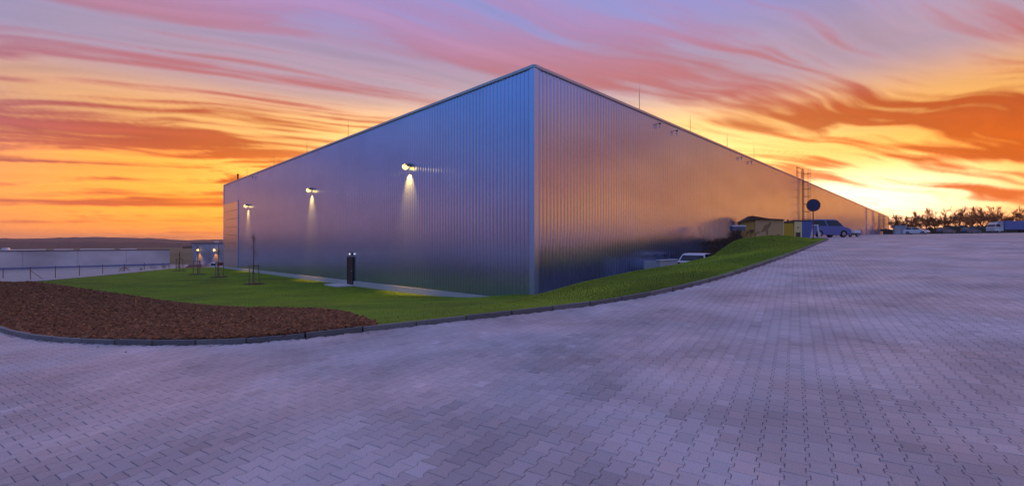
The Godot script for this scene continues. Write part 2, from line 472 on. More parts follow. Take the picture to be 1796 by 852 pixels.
func land() -> void:
	var g := Geo.new()
	# one sheet to the horizon, finer near by
	var ring := [0.0, 6.0, 14.0, 24.0, 34.0, 44.0, 54.0, 64.0, 76.0, 92.0, 120.0, 160.0, 220.0, 320.0, 500.0, 900.0, 1800.0, 3200.0]
	var k := 96
	var yfun := func(p: Vector2) -> float: return base_y(p.x, p.y)
	for i in ring.size() - 1:
		for j in k:
			var c := []
			for q in [[i, j], [i, j + 1], [i + 1, j + 1], [i + 1, j]]:
				var t: float = TAU * q[1] / k
				var p := Vector2(cos(t), sin(t)) * float(ring[q[0]])
				var y: float = yfun.call(p)
				if y < -3.0 and false: y = -3.0
				c.append(P(p.x, y - 0.5, p.y))
			g.quad(c[0], c[1], c[2], c[3])
	struct(obj("ground", g, mats.field), "open fields falling away beyond the hall to the horizon", "ground")
	# lawn
	g = Geo.new()
	strip(g, pts(INNER), pts(BACK), 220, 44, land_y, 1.0, 0.05)
	struct(obj("lawn", g, mats.turf), "mown green lawn sloping from the kerb to the hall", "lawn")
	# mulch bed, 5 cm proud of the lawn
	g = Geo.new()
	var bed_y := func(x: float, z: float) -> float: return land_y(x, z) + 0.05
	strip(g, pts(BED_KERB), pts(BED), 140, 30, bed_y, 1.0, 0.1)
	struct(obj("planting_bed", g, mats.soil), "dark brown planting bed mulched with bark beside the kerb", "planting bed")
	# sunken service yard and the earth bank at its end
	g = Geo.new()
	var d1 := []
	var d2 := []
	for q in [[1.5, 20.0], [4.9, 19.6], [8.5, 23.0], [12.6, 27.1]]: d1.append(Vector2(q[0], q[1]))
	for q in [[.9, 20.3], [3.0, 22.4], [7.5, 26.9], [10.5, 29.9]]: d2.append(Vector2(q[0], q[1]))
	var yy := func(x: float, z: float) -> float: return land_y(x, z) - 0.01
	strip(g, d1, d2, 24, 8, yy)
	struct(obj("service_yard", g, mats.asphalt), "sunken asphalt strip between lawn and right hall wall", "yard")
	g = Geo.new()
	d1 = []; d2 = []
	for q in [[12.3, 26.8], [17, 31.5], [19.6, 34.1], [21, 35.5], [21.6, 37.4], [22.3, 41.2]]: d1.append(Vector2(q[0], q[1]))
	for q in [[10.2, 29.6], [13, 32.4], [15, 34.4], [17, 36.4], [19, 38.4], [22.2, 41.5]]: d2.append(Vector2(q[0], q[1]))
	strip(g, d1, d2, 40, 12, land_y)
	struct(obj("earth_bank", g, mats.soil), "brown earth bank rising at the end of the sunken yard", "bank")
	# far paving of the upper yard
	g = Geo.new()
	d1 = []; d2 = []
	for q in [40.5, 60.0, 90.0, 130.0, 172.0, 240.0]:
		d1.append(Vector2((q - 19.2 * S2) * S2 - 0.0, (q + 19.2 * S2) * S2))
		d2.append(Vector2((q + 160.0) * S2, (q - 160.0) * S2))
	strip(g, d1, d2, 40, 40, func(x: float, z: float) -> float: return lot_y(x, z) - 0.012)
	struct(obj("upper_yard", g, mats.far_paving), "grey paved yard stretching along the hall to the trees", "yard")
	# the yard goes on past both sides of the view and behind
	var far_y := func(x: float, z: float) -> float: return lot_y(x, z) - 0.004
	g = Geo.new()
	strip(g, [Vector2(3.6, 0.9), Vector2(17, 11), Vector2(32, 22.5), Vector2(44.5, 32)], [Vector2(60, -70), Vector2(95, -55), Vector2(120, -40), Vector2(150, -70)], 30, 50, far_y)
	strip(g, [Vector2(-3.6, 0.9), Vector2(-6.4, 3.0), Vector2(-9.8, 5.6), Vector2(-17.5, 11.4), Vector2(-28, 19.5), Vector2(-46, 32.5)], [Vector2(-60, -70), Vector2(-80, -50), Vector2(-90, -30), Vector2(-95, -10), Vector2(-100, 10), Vector2(-105, 30)], 30, 40, far_y)
	strip(g, [Vector2(-3.6, 0.9), Vector2(3.6, 0.9)], [Vector2(-60, -70), Vector2(60, -70)], 20, 40, far_y)
	struct(obj("outer_yard", g, mats.far_paving), "grey paved yard going on beside and behind the view", "yard")
	# pale concrete path behind the bed
	g = Geo.new()
	d1 = pts([[-70, 52], [-52, 40.8], [-42.2, 36.6], [-40.4, 37.4], [-42.2, 46.0], [-46.5, 60.0]])
	d2 = pts([[-70, 54], [-54, 43.5], [-44.6, 39.6], [-42.6, 39.6], [-44.4, 46.2], [-48.5, 60.2]])
	strip(g, d1, d2, 40, 3, func(x: float, z: float) -> float: return land_y(x, z) + 0.06)
	struct(obj("path", g, mats.path), "pale concrete path along the back edge of the lawn", "path")
	# wooded hills on the horizon
	for q in [[900.0, 8.0, 4, -75.0, 10.0, "hill"], [1700.0, 23.0, 9, -80.0, 60.0, "hill"]]:
		var nz := FastNoiseLite.new()
		nz.seed = q[2]
		nz.frequency = 1.0
		g = Geo.new()
		var prev := []
		for i in 301:
			var az: float = deg_to_rad(lerpf(q[3], q[4], i / 300.0))
			var edge := sin(PI * i / 300.0)
			var top: float = (q[1] * (0.75 + 0.5 * nz.get_noise_1d(az * 3.0)) + absf(nz.get_noise_1d(az * 60.0)) * q[0] * 0.0030 + absf(nz.get_noise_1d(az * 190.0)) * q[0] * 0.0016) * clampf(edge * 5.0, 0.0, 1.0) - 4.0
			var dir := Vector2(sin(az), cos(az))
			var cur := []
			for s in [[0.78, -6.0], [0.9, lerpf(-6.0, top, 0.55)], [1.0, top], [1.12, lerpf(-6.0, top, 0.8)], [1.4, -8.0]]:
				cur.append(P(dir.x * q[0] * s[0], s[1], dir.y * q[0] * s[0]))
			if prev:
				for j in 4: g.quad(prev[j], cur[j], cur[j + 1], prev[j + 1])
			prev = cur
		struct(obj(q[5], g, mats.hillside), "nearer low wooded ridge beyond the fields" if q[0] < 1000.0 else "farther long wooded hill along the horizon", "hill")

# ---------------------------------------------------------------- pavers
func paver_mesh() -> ArrayMesh:
	# interlocking block: wide at both ends, waisted in the middle, bevelled rim
	var l := 0.0885
	var a := 0.0853
	var b := 0.0600
	var o := [Vector2(l, -a), Vector2(l, a), Vector2(0.056, a), Vector2(0.033, b), Vector2(-0.033, b), Vector2(-0.056, a), Vector2(-l, a), Vector2(-l, -a), Vector2(-0.056, -a), Vector2(-0.033, -b), Vector2(0.033, -b), Vector2(0.056, -a)]
	var g := Geo.new()
	var k := o.size()
	var top := []
	for p in o: top.append(Vector3(p.x * 0.96, 0, p.y * 0.955))
	# the top in three convex pieces
	for piece in [[0, 1, 2, 11], [6, 7, 8, 5]]:
		g.quad(top[piece[0]], top[piece[0]], top[piece[1]], top[piece[2]])
	g = Geo.new()
	var face := func(ix: Array) -> void:
		for i in range(1, ix.size() - 1):
			var p: Vector3 = top[ix[0]]
			var q: Vector3 = top[ix[i]]
			var r: Vector3 = top[ix[i + 1]]
			if (q - p).cross(r - p).y < 0.0: g.tri(p, r, q)
			else: g.tri(p, q, r)
	face.call([0, 1, 2, 11]); face.call([2, 3, 10, 11]); face.call([3, 4, 9, 10]); face.call([4, 5, 8, 9]); face.call([5, 6, 7, 8])
	for i in k:
		var j := (i + 1) % k
		var p0 := Vector3(o[i].x, -0.0045, o[i].y)
		var p1 := Vector3(o[j].x, -0.0045, o[j].y)
		var q0 := p0 - Vector3(0, 0.03, 0)
		var q1 := p1 - Vector3(0, 0.03, 0)
		g.quad(p1, p0, top[i], top[j])
		g.quad(q1, q0, p0, p1)
	return g.mesh()

func tint(x: float, z: float, n: FastNoiseLite, f: FastNoiseLite) -> Color:
	# concrete blocks from two batches: blue-grey and rosy grey, with odd pale ones
	var k := clampf(0.5 + 1.1 * n.get_noise_2d(x, z) + rng.randf_range(-0.16, 0.16), 0.0, 1.0)
	var c := Color(.49, .46, .48).lerp(Color(.57, .455, .44), k)
	var v := 1.02 + 0.40 * f.get_noise_2d(x * 0.8, z * 0.8) + rng.randf_range(-0.07, 0.07)
	# wheel dirt along the ways lorries turn
	var rr := Vector2(x - 13.0, z + 6.0).length()
	for w in [16.2, 18.3, 11.4, 13.4]:
		v *= 1.0 - 0.13 * exp(-pow((rr - w + 0.5 * n.get_noise_2d(x * 0.7, z * 0.7)) / 0.22, 2.0)) * clampf(0.6 + f.get_noise_2d(x * 0.5 + 50.0, z * 0.5) * 1.6, 0.0, 1.0)
	if rng.randf() < 0.035: v *= 1.14
	if rng.randf() < 0.03: v *= 0.85
	return Color(c.r * v, c.g * v, c.b * v)

func paving() -> void:
	var yard := Node3D.new()
	yard.name = "paved_yard"
	add_child(yard)
	struct(yard, "wide yard of interlocking grey concrete pavers in running rows", "paving")
	# bedding sand showing in the joints
	var g := Geo.new()
	strip(g, pts(INNER), pts(OUTER), 200, 90, func(x: float, z: float) -> float: return lot_y(x, z) - 0.0085, 1.7)
	obj("bedding", g, mats.joint, yard)
	var inner := PackedVector2Array()
	var ip := pts(INNER)
	for i in 201: inner.append(crom(ip, i / 200.0 * (ip.size() - 1)))
	var isle := inner.duplicate()
	isle.append(Vector2(-60, 120))
	var m := paver_mesh()
	var n := FastNoiseLite.new(); n.seed = 5; n.frequency = 0.28; n.fractal_octaves = 3
	var f := FastNoiseLite.new(); f.seed = 8; f.frequency = 0.55; f.fractal_octaves = 3
	var turn := deg_to_rad(32.9)                      # the rows run this far right of straight ahead
	var al := Vector2(sin(turn), cos(turn))           # along a row
	var ac := Vector2(cos(turn), -sin(turn))
	var list := []
	var lim := 56.0
	for i in range(-380, 470):
		for j in range(-120, 460):
			var q := ac * (i * 0.1485) + al * (j * 0.18 + (0.09 if i % 2 != 0 else 0.0))
			if q.y < 0.9 or q.x * q.x + q.y * q.y > lim * lim: continue
			if absf(q.x) > 1.32 * q.y + 2.5: continue
			if q.y > 6.3 and q.x - q.y < -7.0:
				var hit := false
				for e in [Vector2.ZERO, al * 0.1 + ac * 0.08, al * 0.1 - ac * 0.08, -al * 0.1 + ac * 0.08, -al * 0.1 - ac * 0.08]:
					if Geometry2D.is_point_in_polygon(q + e, isle):
						hit = true
						break
				if hit: continue
			if q.x > 2.0 and q.x - q.y < -18.9: continue
			list.append(q)
	# the largest in view are single blocks
	var rank := []
	for q in list:
		if absf(q.x) < 1.16 * q.y and q.y > 2.75: rank.append([q.length(), q])
	rank.sort_custom(func(a, b): return a[0] < b[0])
	var single := {}
	for i in mini(300, rank.size()): single[rank[i][1]] = true
	var tones := []
	for i in 24:
		var mm: StandardMaterial3D = mats.paver.duplicate()
		mm.vertex_color_use_as_albedo = false
		var a := rng.randf_range(-4, 4)
		var c := tint(a, rng.randf_range(0, 6), n, f)
		mm.albedo_color = c.linear_to_srgb()
		tones.append([c, mm])
	var mmesh := MultiMesh.new()
	mmesh.transform_format = MultiMesh.TRANSFORM_3D
	mmesh.use_colors = true
	mmesh.mesh = m
	mmesh.instance_count = list.size() - single.size()
	var at := 0
	for q in list:
		var y := lot_y(q.x, q.y)
		var gx := (lot_y(q.x + 0.1, q.y) - y) / 0.1
		var gz := (lot_y(q.x, q.y + 0.1) - y) / 0.1
		var up := Vector3(-gx + rng.randf_range(-.012, .012), 1, gz + rng.randf_range(-.012, .012)).normalized()
		var fx := Vector3(al.x, 0, -al.y)
		fx = (fx - up * fx.dot(up)).normalized()
		var b := Basis(fx, up, fx.cross(up)).rotated(up, rng.randf_range(-.012, .012))
		if rng.randf() < 0.5: b = b.rotated(up, PI)
		var t := Transform3D(b, P(q.x, y + rng.randf_range(-.002, .0015), q.y))
		var c := tint(q.x, q.y, n, f)
		if single.has(q):
			var best: Array = tones[0]
			var bd := 9.0
			for s in tones:
				var dd: float = absf(s[0].r - c.r) + absf(s[0].g - c.g) + absf(s[0].b - c.b)
				if dd < bd:
					bd = dd
					best = s
			put("paver", m, best[1], yard).transform = t
		else:
			mmesh.set_instance_transform(at, t)
			mmesh.set_instance_color(at, c)
			at += 1
	var mi := MultiMeshInstance3D.new()
	mi.name = "paver_field"
	mi.multimesh = mmesh
	mi.material_override = mats.paver
	mi.set_meta("kind", "stuff")
	yard.add_child(mi)
	print("pavers ", list.size())

func kerb() -> void:
	var k := Node3D.new()
	k.name = "kerb"
	add_child(k)
	struct(k, "curved concrete kerb of metre-long stones round the lawn", "kerb")
	var g := Geo.new()
	# one stone, 0.99 m, with a rounded front arris
	var prof := PackedVector2Array([Vector2(0, -.2), Vector2(0, .066), Vector2(.006, .08), Vector2(.02, .088), Vector2(.095, .091), Vector2(.10, .086), Vector2(.10, -.2)])
	g.prism(prof, Transform3D(Basis(Vector3(0, 0, 1), Vector3.UP, Vector3(-1, 0, 0)), Vector3(0.491, 0, 0)), 0.982)
	var m := g.mesh()
	var ip := pts(INNER)
	var path := []
	for i in 2401: path.append(crom(ip, i / 2400.0 * (ip.size() - 1)))
	var tones := []
	for i in 5:
		var mm: StandardMaterial3D = mats.kerb.duplicate()
		var v := rng.randf_range(0.7, 1.5)
		mm.albedo_color = lin(.19 * v, .175 * v, .17 * v)
		tones.append(mm)
	var a: Vector2 = path[0]
	var n := 0
	for p in path:
		if a.distance_to(p) < 1.0: continue
		var b: Vector2 = p
		var mid := (a + b) / 2.0
		var keep := absf(mid.x) < 1.3 * mid.y + 4.0
		if keep:
			var ya := lot_y(a.x, a.y)
			var yb := lot_y(b.x, b.y)
			var x := (P(b.x, yb, b.y) - P(a.x, ya, a.y)).normalized()
			var zz := x.cross(Vector3.UP).normalized()       # towards the yard
			var yy := zz.cross(x)
			var o := put("kerb_stone", m, tones[rng.randi() % 5], k)
			o.transform = Transform3D(Basis(x, yy, zz), P(mid.x, (ya + yb) / 2 + rng.randf_range(-.008, .008), mid.y))
			o.rotate_object_local(Vector3.UP, rng.randf_range(-.012, .012))
			n += 1
		a = b
	print("kerb stones ", n)

# ---------------------------------------------------------------- the hall
func on_left(s: float, y: float, off := 0.0) -> Vector3:     # s metres along the left wall from the corner, off metres out from it
	return P(CX - s * S2 - off * S2, y, CZ + s * S2 - off * S2)

func on_right(s: float, y: float, off := 0.0) -> Vector3:
	return P(CX + s * S2 + off * S2, y, CZ + s * S2 - off * S2)

const LEN_L := 58.6
const LEN_R := 165.0
const TURN_L := 0.7853982 + PI         # a box turned so faces with the walls
const FOOT := [-1.10, -0.0103]         # foot of the cladding on the left wall: height at the corner, fall per metre

func wall_basis(left: bool) -> Basis:    # x along the wall to the right as seen from outside, z out of the wall
	if left: return Basis(Vector3(S2, 0, S2), Vector3.UP, Vector3(-S2, 0, S2))
	return Basis(Vector3(S2, 0, -S2), Vector3.UP, Vector3(S2, 0, S2))

func ribs(g: Geo, place: Callable, from: float, to: float, low: Callable, high: float, flip: bool) -> void:
	var pr := [[0.0, 0.0], [0.066, 0.0], [0.073, -0.018], [0.080, -0.018], [0.087, 0.0], [0.134, 0.012], [0.216, 0.012], [0.265, 0.0]]
	var s := from
	while s < to - 0.01:
		for i in pr.size() - 1:
			var s0: float = minf(s + pr[i][0], to)
			var s1: float = minf(s + pr[i + 1][0], to)
			if s1 <= s0: continue
			var a: Vector3 = place.call(s0, low.call(s0), pr[i][1])
			var b: Vector3 = place.call(s1, low.call(s1), pr[i + 1][1])
			var c: Vector3 = place.call(s1, high, pr[i + 1][1])
			var d: Vector3 = place.call(s0, high, pr[i][1])
			if flip: g.quad(b, a, d, c)
			else: g.quad(a, b, c, d)
		s += 0.265

func hall() -> void:
	var h := thing("warehouse", "long steel-clad logistics hall with ribbed silver-blue walls", "warehouse")
	var bl := wall_basis(true)
	var br := wall_basis(false)
	var g := Geo.new()
	var foot := func(s: float) -> float: return FOOT[0] + FOOT[1] * s
	var bay0 := 51.0                    # the smooth bay at the far end of the left wall
	var ptop := 6.9
	ribs(g, on_left, 0.26, bay0, foot, TOP, true)
	ribs(g, on_left, bay0, LEN_L, func(_s: float) -> float: return ptop, TOP, true)
	obj("cladding", g, mats.cladding, h)
	g = Geo.new()
	ribs(g, on_right, 0.26, LEN_R, func(s: float) -> float: return -1.3 if s < 30.0 else 0.2, TOP, false)
	obj("cladding", g, mats.cladding, h)
	# the other two walls and the roof
	g = Geo.new()
	var q := [on_left(0.1, 0, -0.15), on_left(LEN_L - 0.1, 0, -0.15), on_left(LEN_L - 0.1, 0, -0.15) + Vector3(S2, 0, -S2) * (LEN_R - 0.3), on_right(LEN_R - 0.2, 0, -0.15)]
	for i in 4:
		var a: Vector3 = q[i]
		var b: Vector3 = q[(i + 1) % 4]
		g.quad(Vector3(b.x, -4, b.z), Vector3(a.x, -4, a.z), Vector3(a.x, TOP - 0.1, a.z), Vector3(b.x, TOP - 0.1, b.z))
	obj("inner_wall", g, mats.steel, h)
	g = Geo.new()
	var up := Vector3(0, TOP - 0.1, 0)
	g.quad(q[0] + up, q[3] + up, q[2] + up, q[1] + up)
	obj("roof", g, mats.roofing, h)
	# corner flashing and end flashings
	g = Geo.new()
	g.box(Transform3D(bl, on_left(0.13, 4.1, 0.02)), Vector3(0.26, 2 * (TOP - 4.1), 0.05), 0.006)
	g.box(Transform3D(br, on_right(0.115, 4.1, 0.022)), Vector3(0.31, 2 * (TOP - 4.1) - 0.004, 0.05), 0.006)
	obj("corner_flashing", g, mats.trim, h)
	g = Geo.new()
	g.box(Transform3D(bl, on_left(LEN_L, 3.6, 0.01)), Vector3(0.2, 12.0, 0.1), 0.008)
	obj("end_flashing", g, mats.trim, h)
	g = Geo.new()
	g.box(Transform3D(br, on_right(LEN_R, 4.6, 0.01)), Vector3(0.3, 10.0, 0.1), 0.008)
	obj("end_flashing", g, mats.trim, h)
	# eaves flashings, in lengths
	for k in 15:
		g = Geo.new()
		var l := LEN_L / 15.0
		g.box(Transform3D(bl, on_left((k + 0.5) * l, TOP + 0.02, 0.015)), Vector3(l - 0.012, 0.16, 0.13), 0.02)
		obj("eaves_flashing", g, mats.flashing, h)
	for k in 33:
		g = Geo.new()
		var l := LEN_R / 33.0
		g.box(Transform3D(br, on_right((k + 0.5) * l, TOP + 0.022, 0.017)), Vector3(l - 0.012, 0.16, 0.13), 0.02)
		obj("eaves_flashing", g, mats.flashing, h)
	# drip rail and precast plinth along the left wall
	var s := 0.0
	while s < LEN_L - 0.5:
		var e := minf(s + 5.85, LEN_L)
		if absf(s - 17.55) < 0.1: e = 18.2                   # the door opening comes next
		if absf(s - 18.2) < 0.1:
			s = 19.12
			continue
		g = Geo.new()
		var y0: float = foot.call(s)
		var y1: float = foot.call(e)
		var out := 0.06
		var a := on_left(s + 0.012, y0, out)
		var b := on_left(e - 0.012, y1, out)
		var dn := Vector3(0, -1.6, 0)
		var ai := on_left(s + 0.012, y0, -0.1)
		var bi := on_left(e - 0.012, y1, -0.1)
		var lo := Vector3(0, -0.02, 0)
		var oo := on_left(0, 0, 0.02) - on_left(0, 0, 0)
		g.quad(b + dn, a + dn, a + lo + oo * 0.0, b + lo)
		g.quad(b + lo, a + lo, ai, bi)
		g.quad(a + dn, ai + dn, ai, a + lo)
		g.quad(bi + dn, b + dn, b + lo, bi)
		obj("plinth_panel", g, mats.concrete, h)
		s = e
	# smooth bay of wide horizontal panels at the far end
	var bay := Node3D.new()
	bay.name = "panel_bay"
	h.add_child(bay)
	var bw := LEN_L - bay0 - 0.15
	var pl := 8
	var yb := -1.7
	var ph := (ptop - yb) / pl
	for k in pl:
		g = Geo.new()
		g.box(Transform3D(bl, on_left(bay0 + bw / 2 + 0.02, yb + (k + 0.5) * ph, 0.02)), Vector3(bw, ph - 0.025, 0.06), 0.01)
		obj("wide_panel", g, mats.panel, bay)
	g = Geo.new()
	g.box(Transform3D(bl, on_left(bay0, 2.6, 0.03)), Vector3(0.12, 8.6, 0.09), 0.008)
	g.box(Transform3D(bl, on_left(bay0 + bw / 2, ptop + 0.04, 0.03)), Vector3(bw, 0.1, 0.091), 0.008)
	obj("frame", g, mats.trim, bay)
	# service door
	var dr := Node3D.new()
	dr.name = "door"
	h.add_child(dr)
	g = Geo.new()
	g.box(Transform3D(bl, on_left(18.66, -0.57, 0.075)), Vector3(0.8, 2.0, 0.05), 0.006)
	obj("door_leaf", g, mats.door, dr)
	g = Geo.new()
	for e in [-0.44, 0.44]: g.box(Transform3D(bl, on_left(18.66 + e, -0.53, 0.07)), Vector3(0.09, 2.1, 0.11), 0.008)
	g.box(Transform3D(bl, on_left(18.66, 0.48, 0.071)), Vector3(0.79, 0.08, 0.109), 0.008)
	obj("door_frame", g, mats.dark_metal, dr)
	g = Geo.new()
	g.box(Transform3D(bl, on_left(18.42, -0.55, 0.13)), Vector3(0.13, 0.025, 0.025), 0.006)
	g.box(Transform3D(bl, on_left(18.38, -0.55, 0.11)), Vector3(0.03, 0.18, 0.02), 0.004)
	obj("handle", g, mats.steel, dr)
	g = Geo.new()
	g.box(Transform3D(bl, on_left(19.1, -1.63, 0.75)), Vector3(2.3, 0.1, 1.3), 0.015)
	obj("door_step", g, mats.concrete, h)
	# downpipes on the far half of the right wall
	for sx in [112.0, 124.0, 138.0, 150.0]:
		g = Geo.new()
		g.tube(on_right(sx, 1.0, 0.12), on_right(sx, TOP - 0.1, 0.12), 0.07, 0.07, 8)
		obj("downpipe", g, mats.trim, h)

func hall_fittings() -> void:
	var bl := wall_basis(true)
	var br := wall_basis(false)
	# three lit wall lamps on the left wall
	var info := [[10.5, 6.4, "lit wall lamp on the left wall, first from the hall corner"], [26.4, 6.3, "lit wall lamp on the left wall, between the other two"], [46.4, 6.1, "lit wall lamp on the left wall, beside the smooth panel bay"]]
	for k in 3:
		var t := thing("wall_lamp", info[k][2], "lamp", on_left(info[k][0], info[k][1], 0.0), 0.0, "lamps on the left hall wall")
		t.basis = bl
		var g := Geo.new()
		g.box(xf(Vector3(0, 0, 0.05)), Vector3(0.16, 0.22, 0.04), 0.008)
		g.tube(Vector3(0, 0, 0.06), Vector3(0, 0.04, 0.25), 0.025, 0.025, 8)
		obj("bracket", g, mats.steel, t)
		g = Geo.new()
		var tilt := Transform3D(Basis(Vector3(1, 0, 0), 0.45), Vector3(0, 0.02, 0.30))
		g.box(tilt, Vector3(0.40, 0.10, 0.34), 0.03)
		g.box(tilt * Transform3D(Basis(), Vector3(0, -0.13, -0.15)), Vector3(0.40, 0.20, 0.03), 0.008)  # back and side shields added to block the lens's reflection in the wall
		for e in [-0.19, 0.19]: g.box(tilt * Transform3D(Basis(), Vector3(e, -0.10, -0.05)), Vector3(0.02, 0.16, 0.22), 0.004)
		obj("housing", g, mats.steel, t)
		g = Geo.new()
		g.ball(tilt * Vector3(0, -0.12, 0.06), Vector3(0.20, 0.18, 0.19))
		obj("lens", g, mats.glow, t)
		var l := SpotLight3D.new()
		l.name = "lamp_light"
		l.light_color = Color(1.0, 0.76, 0.34)
		l.light_energy = 85.0
		l.light_size = 0.06
		l.spot_angle = 35.0
		l.spot_angle_attenuation = 0.8
		l.spot_range = 30.0
		l.spot_attenuation = 2.0
		l.shadow_enabled = true
		t.add_child(l)
		l.position = Vector3(0, -0.30, 0.36)
		l.basis = Basis.looking_at(Vector3(0, -1, -0.42).normalized(), Vector3.FORWARD)
	# small lamp over the door
	var dl := thing("door_lamp", "small lit bulkhead lamp above the dark hall door", "lamp", on_left(18.66, 0.72, 0.05))
	dl.basis = bl
	var g2 := Geo.new()
	g2.box(xf(Vector3(0, 0, 0.03)), Vector3(0.5, 0.2, 0.06), 0.015)
	obj("back_plate", g2, mats.dark_metal, dl)
	g2 = Geo.new()
	g2.ball(Vector3(0.03, 0, 0.09), Vector3(0.09, 0.07, 0.05))
	var wg: StandardMaterial3D = mats.glow.duplicate()
	wg.emission = Color(0.9, 0.95, 1.0)
	wg.emission_energy_multiplier = 0.7
	obj("lens", g2, wg, dl)
	var ol := OmniLight3D.new()
	ol.name = "door_lamp_light"
	ol.light_color = Color(0.92, 0.96, 1.0)
	ol.light_energy = 0.012
	ol.light_size = 0.05
	ol.omni_range = 12.0
	ol.omni_attenuation = 2.0
	ol.shadow_enabled = true
	dl.add_child(ol)
	ol.position = Vector3(0.03, 0, 0.2)
	# unlit floodlights and cameras hung under the eaves
	var fl := [[11.9, 1.0, true, 1], [14.4, 1.0, true, 2], [27.6, 1.0, true, 3], [30.4, 1.0, true, 4], [44.0, 1.0, false, 0]]
	for f in fl:
		var t: Node3D
		var w: String = "unlit floodlight under the eaves of the left wall" if not f[2] else ["", "unlit eaves floodlight on the right wall, first from the corner", "unlit eaves floodlight on the right wall, second from the corner", "unlit eaves floodlight on the right wall, third from the corner", "unlit eaves floodlight on the right wall, fourth from the corner"][f[3]]
		t = thing("floodlight", w, "floodlight", on_right(f[0], TOP - 0.35, 0) if f[2] else on_left(f[0], TOP - 0.35, 0), 0.0, "unlit floodlights under the eaves")
		t.basis = (br if f[2] else bl).scaled(Vector3.ONE * 0.55)
		var g := Geo.new()
		g.box(xf(Vector3(0, 0.05, 0.15)), Vector3(0.06, 0.06, 0.3), 0.008)
		obj("arm", g, mats.steel, t)
		g = Geo.new()
		g.box(Transform3D(Basis(Vector3(1, 0, 0), 0.5), Vector3(0, -0.02, 0.36)), Vector3(0.2, 0.2, 0.16), 0.025)
		obj("housing", g, mats.plastic, t)
		g = Geo.new()
		g.tube(Vector3(0, -0.14, 0.33), Vector3(0, -0.42, 0.34), 0.07, 0.1, 10)
		g.ball(Vector3(0, -0.42, 0.34), Vector3(0.1, 0.07, 0.1), 10, 6)
		obj("globe", g, mats.white_paint, t)
	# lightning rods standing on the roof edge
	var rods := [[true, 10.5, 1.9, ""], [true, 18.2, 1.7, ""], [true, 26.0, 1.7, ""], [true, 33.5, 1.8, ""], [false, 20.3, 1.7, ""], [false, 29.0, 1.6, ""], [false, 38.5, 1.5, ""], [false, 49.0, 1.5, ""]]
	var nth := ["first", "second", "third", "fourth"]
	for k in rods.size():
		var r: Array = rods[k]
		var t := thing("lightning_rod", "thin lightning rod over the %s wall, %s from the hall corner" % ["right" if r[0] else "left", nth[k % 4]], "lightning rod", on_right(r[1], TOP + 0.09, -0.5) if r[0] else on_left(r[1], TOP + 0.09, -0.5), 0.0, "lightning rods on the roof edge")
		var g := Geo.new()
		g.tube(Vector3(0, -0.2, 0), Vector3(0, 0.12, 0), 0.15, 0.13, 8)
		obj("foot", g, mats.concrete, t)
		g = Geo.new()
		g.tube(Vector3(0, 0.1, 0), Vector3(0, r[2] * 0.7, 0), 0.018, 0.015, 6)
		g.tube(Vector3(0, r[2] * 0.7, 0), Vector3(0, r[2], 0), 0.010, 0.004, 6)
		obj("rod", g, mats.rust_steel, t)
	var vt := thing("roof_vent", "short dark vent pipe on the roof edge near the far end", "vent", on_left(52.5, TOP + 0.05, -0.3))
	var gv := Geo.new()
	gv.tube(Vector3(0, -0.2, 0), Vector3(0, 0.8, 0), 0.1, 0.1, 10)
	obj("pipe", gv, mats.dark_metal, vt)
	gv = Geo.new()
	gv.tube(Vector3(0, 0.8, 0), Vector3(0, 0.92, 0), 0.16, 0.12, 10)
	obj("cap", gv, mats.dark_metal, vt)
	# caged roof ladder on the right wall
	var at := 50.5
	var lad := thing("roof_ladder", "tall caged steel ladder rising above the right hall wall", "ladder", on_right(at, 1.4, 0))
	lad.basis = br
	var hgt := TOP - 1.4 + 1.35
	for e in [-0.30, 0.30]:
		var g := Geo.new()
		g.box(xf(Vector3(e, hgt / 2, 0.25)), Vector3(0.08, hgt, 0.05), 0.006)
		obj("rail", g, mats.rust_steel, lad)
	var y := 0.3
	while y < hgt - 0.1:
		var g := Geo.new()
		g.tube(Vector3(-0.29, y, 0.25), Vector3(0.29, y, 0.25), 0.016, 0.016, 6)
		obj("rung", g, mats.rust_steel, lad)
		y += 0.3
	for kx in 5:
		var an := PI * kx / 4.0
		var g := Geo.new()
		var c := Vector3(cos(an) * 0.42, 0, 0.3 + sin(an) * 0.75)
		g.box(xf(Vector3(c.x, (2.2 + hgt) / 2, c.z)), Vector3(0.05, hgt - 2.2, 0.02), 0.0)
		obj("cage_bar", g, mats.rust_steel, lad)
	y = 2.2
	while y < hgt + 0.05:
		var g := Geo.new()
		for kx in 10:
			var a0 := PI * kx / 10.0
			var a1 := PI * (kx + 1) / 10.0
			g.tube(Vector3(cos(a0) * 0.43, y, 0.3 + sin(a0) * 0.77), Vector3(cos(a1) * 0.43, y, 0.3 + sin(a1) * 0.77), 0.022, 0.022, 5, false)
		obj("cage_hoop", g, mats.rust_steel, lad)
		y += 0.95
	var gp := Geo.new()
	for e in [-1.5, -0.9, 0.9]:
		gp.tube(Vector3(e, hgt - 1.3, -0.1), Vector3(e, hgt + 0.1, -0.1), 0.03, 0.03, 6)
	gp.tube(Vector3(-1.5, hgt + 0.1, -0.1), Vector3(0.9, hgt + 0.1, -0.1), 0.03, 0.03, 6)
	gp.tube(Vector3(-1.5, hgt - 0.5, -0.1), Vector3(0.9, hgt - 0.5, -0.1), 0.02, 0.02, 6)
	obj("roof_guardrail", gp, mats.rust_steel, lad)

# ---------------------------------------------------------------- grass and bark
func in_bed(q: Vector2, poly: PackedVector2Array) -> bool:
	return Geometry2D.is_point_in_polygon(q, poly)

func bed_poly() -> PackedVector2Array:
	var p := PackedVector2Array()
	var a := pts(BED_KERB)
	var b := pts(BED)
	for i in 81: p.append(crom(a, i / 80.0 * (a.size() - 1)))
	for i in 81: p.append(crom(b, (80 - i) / 80.0 * (b.size() - 1)))
	return p

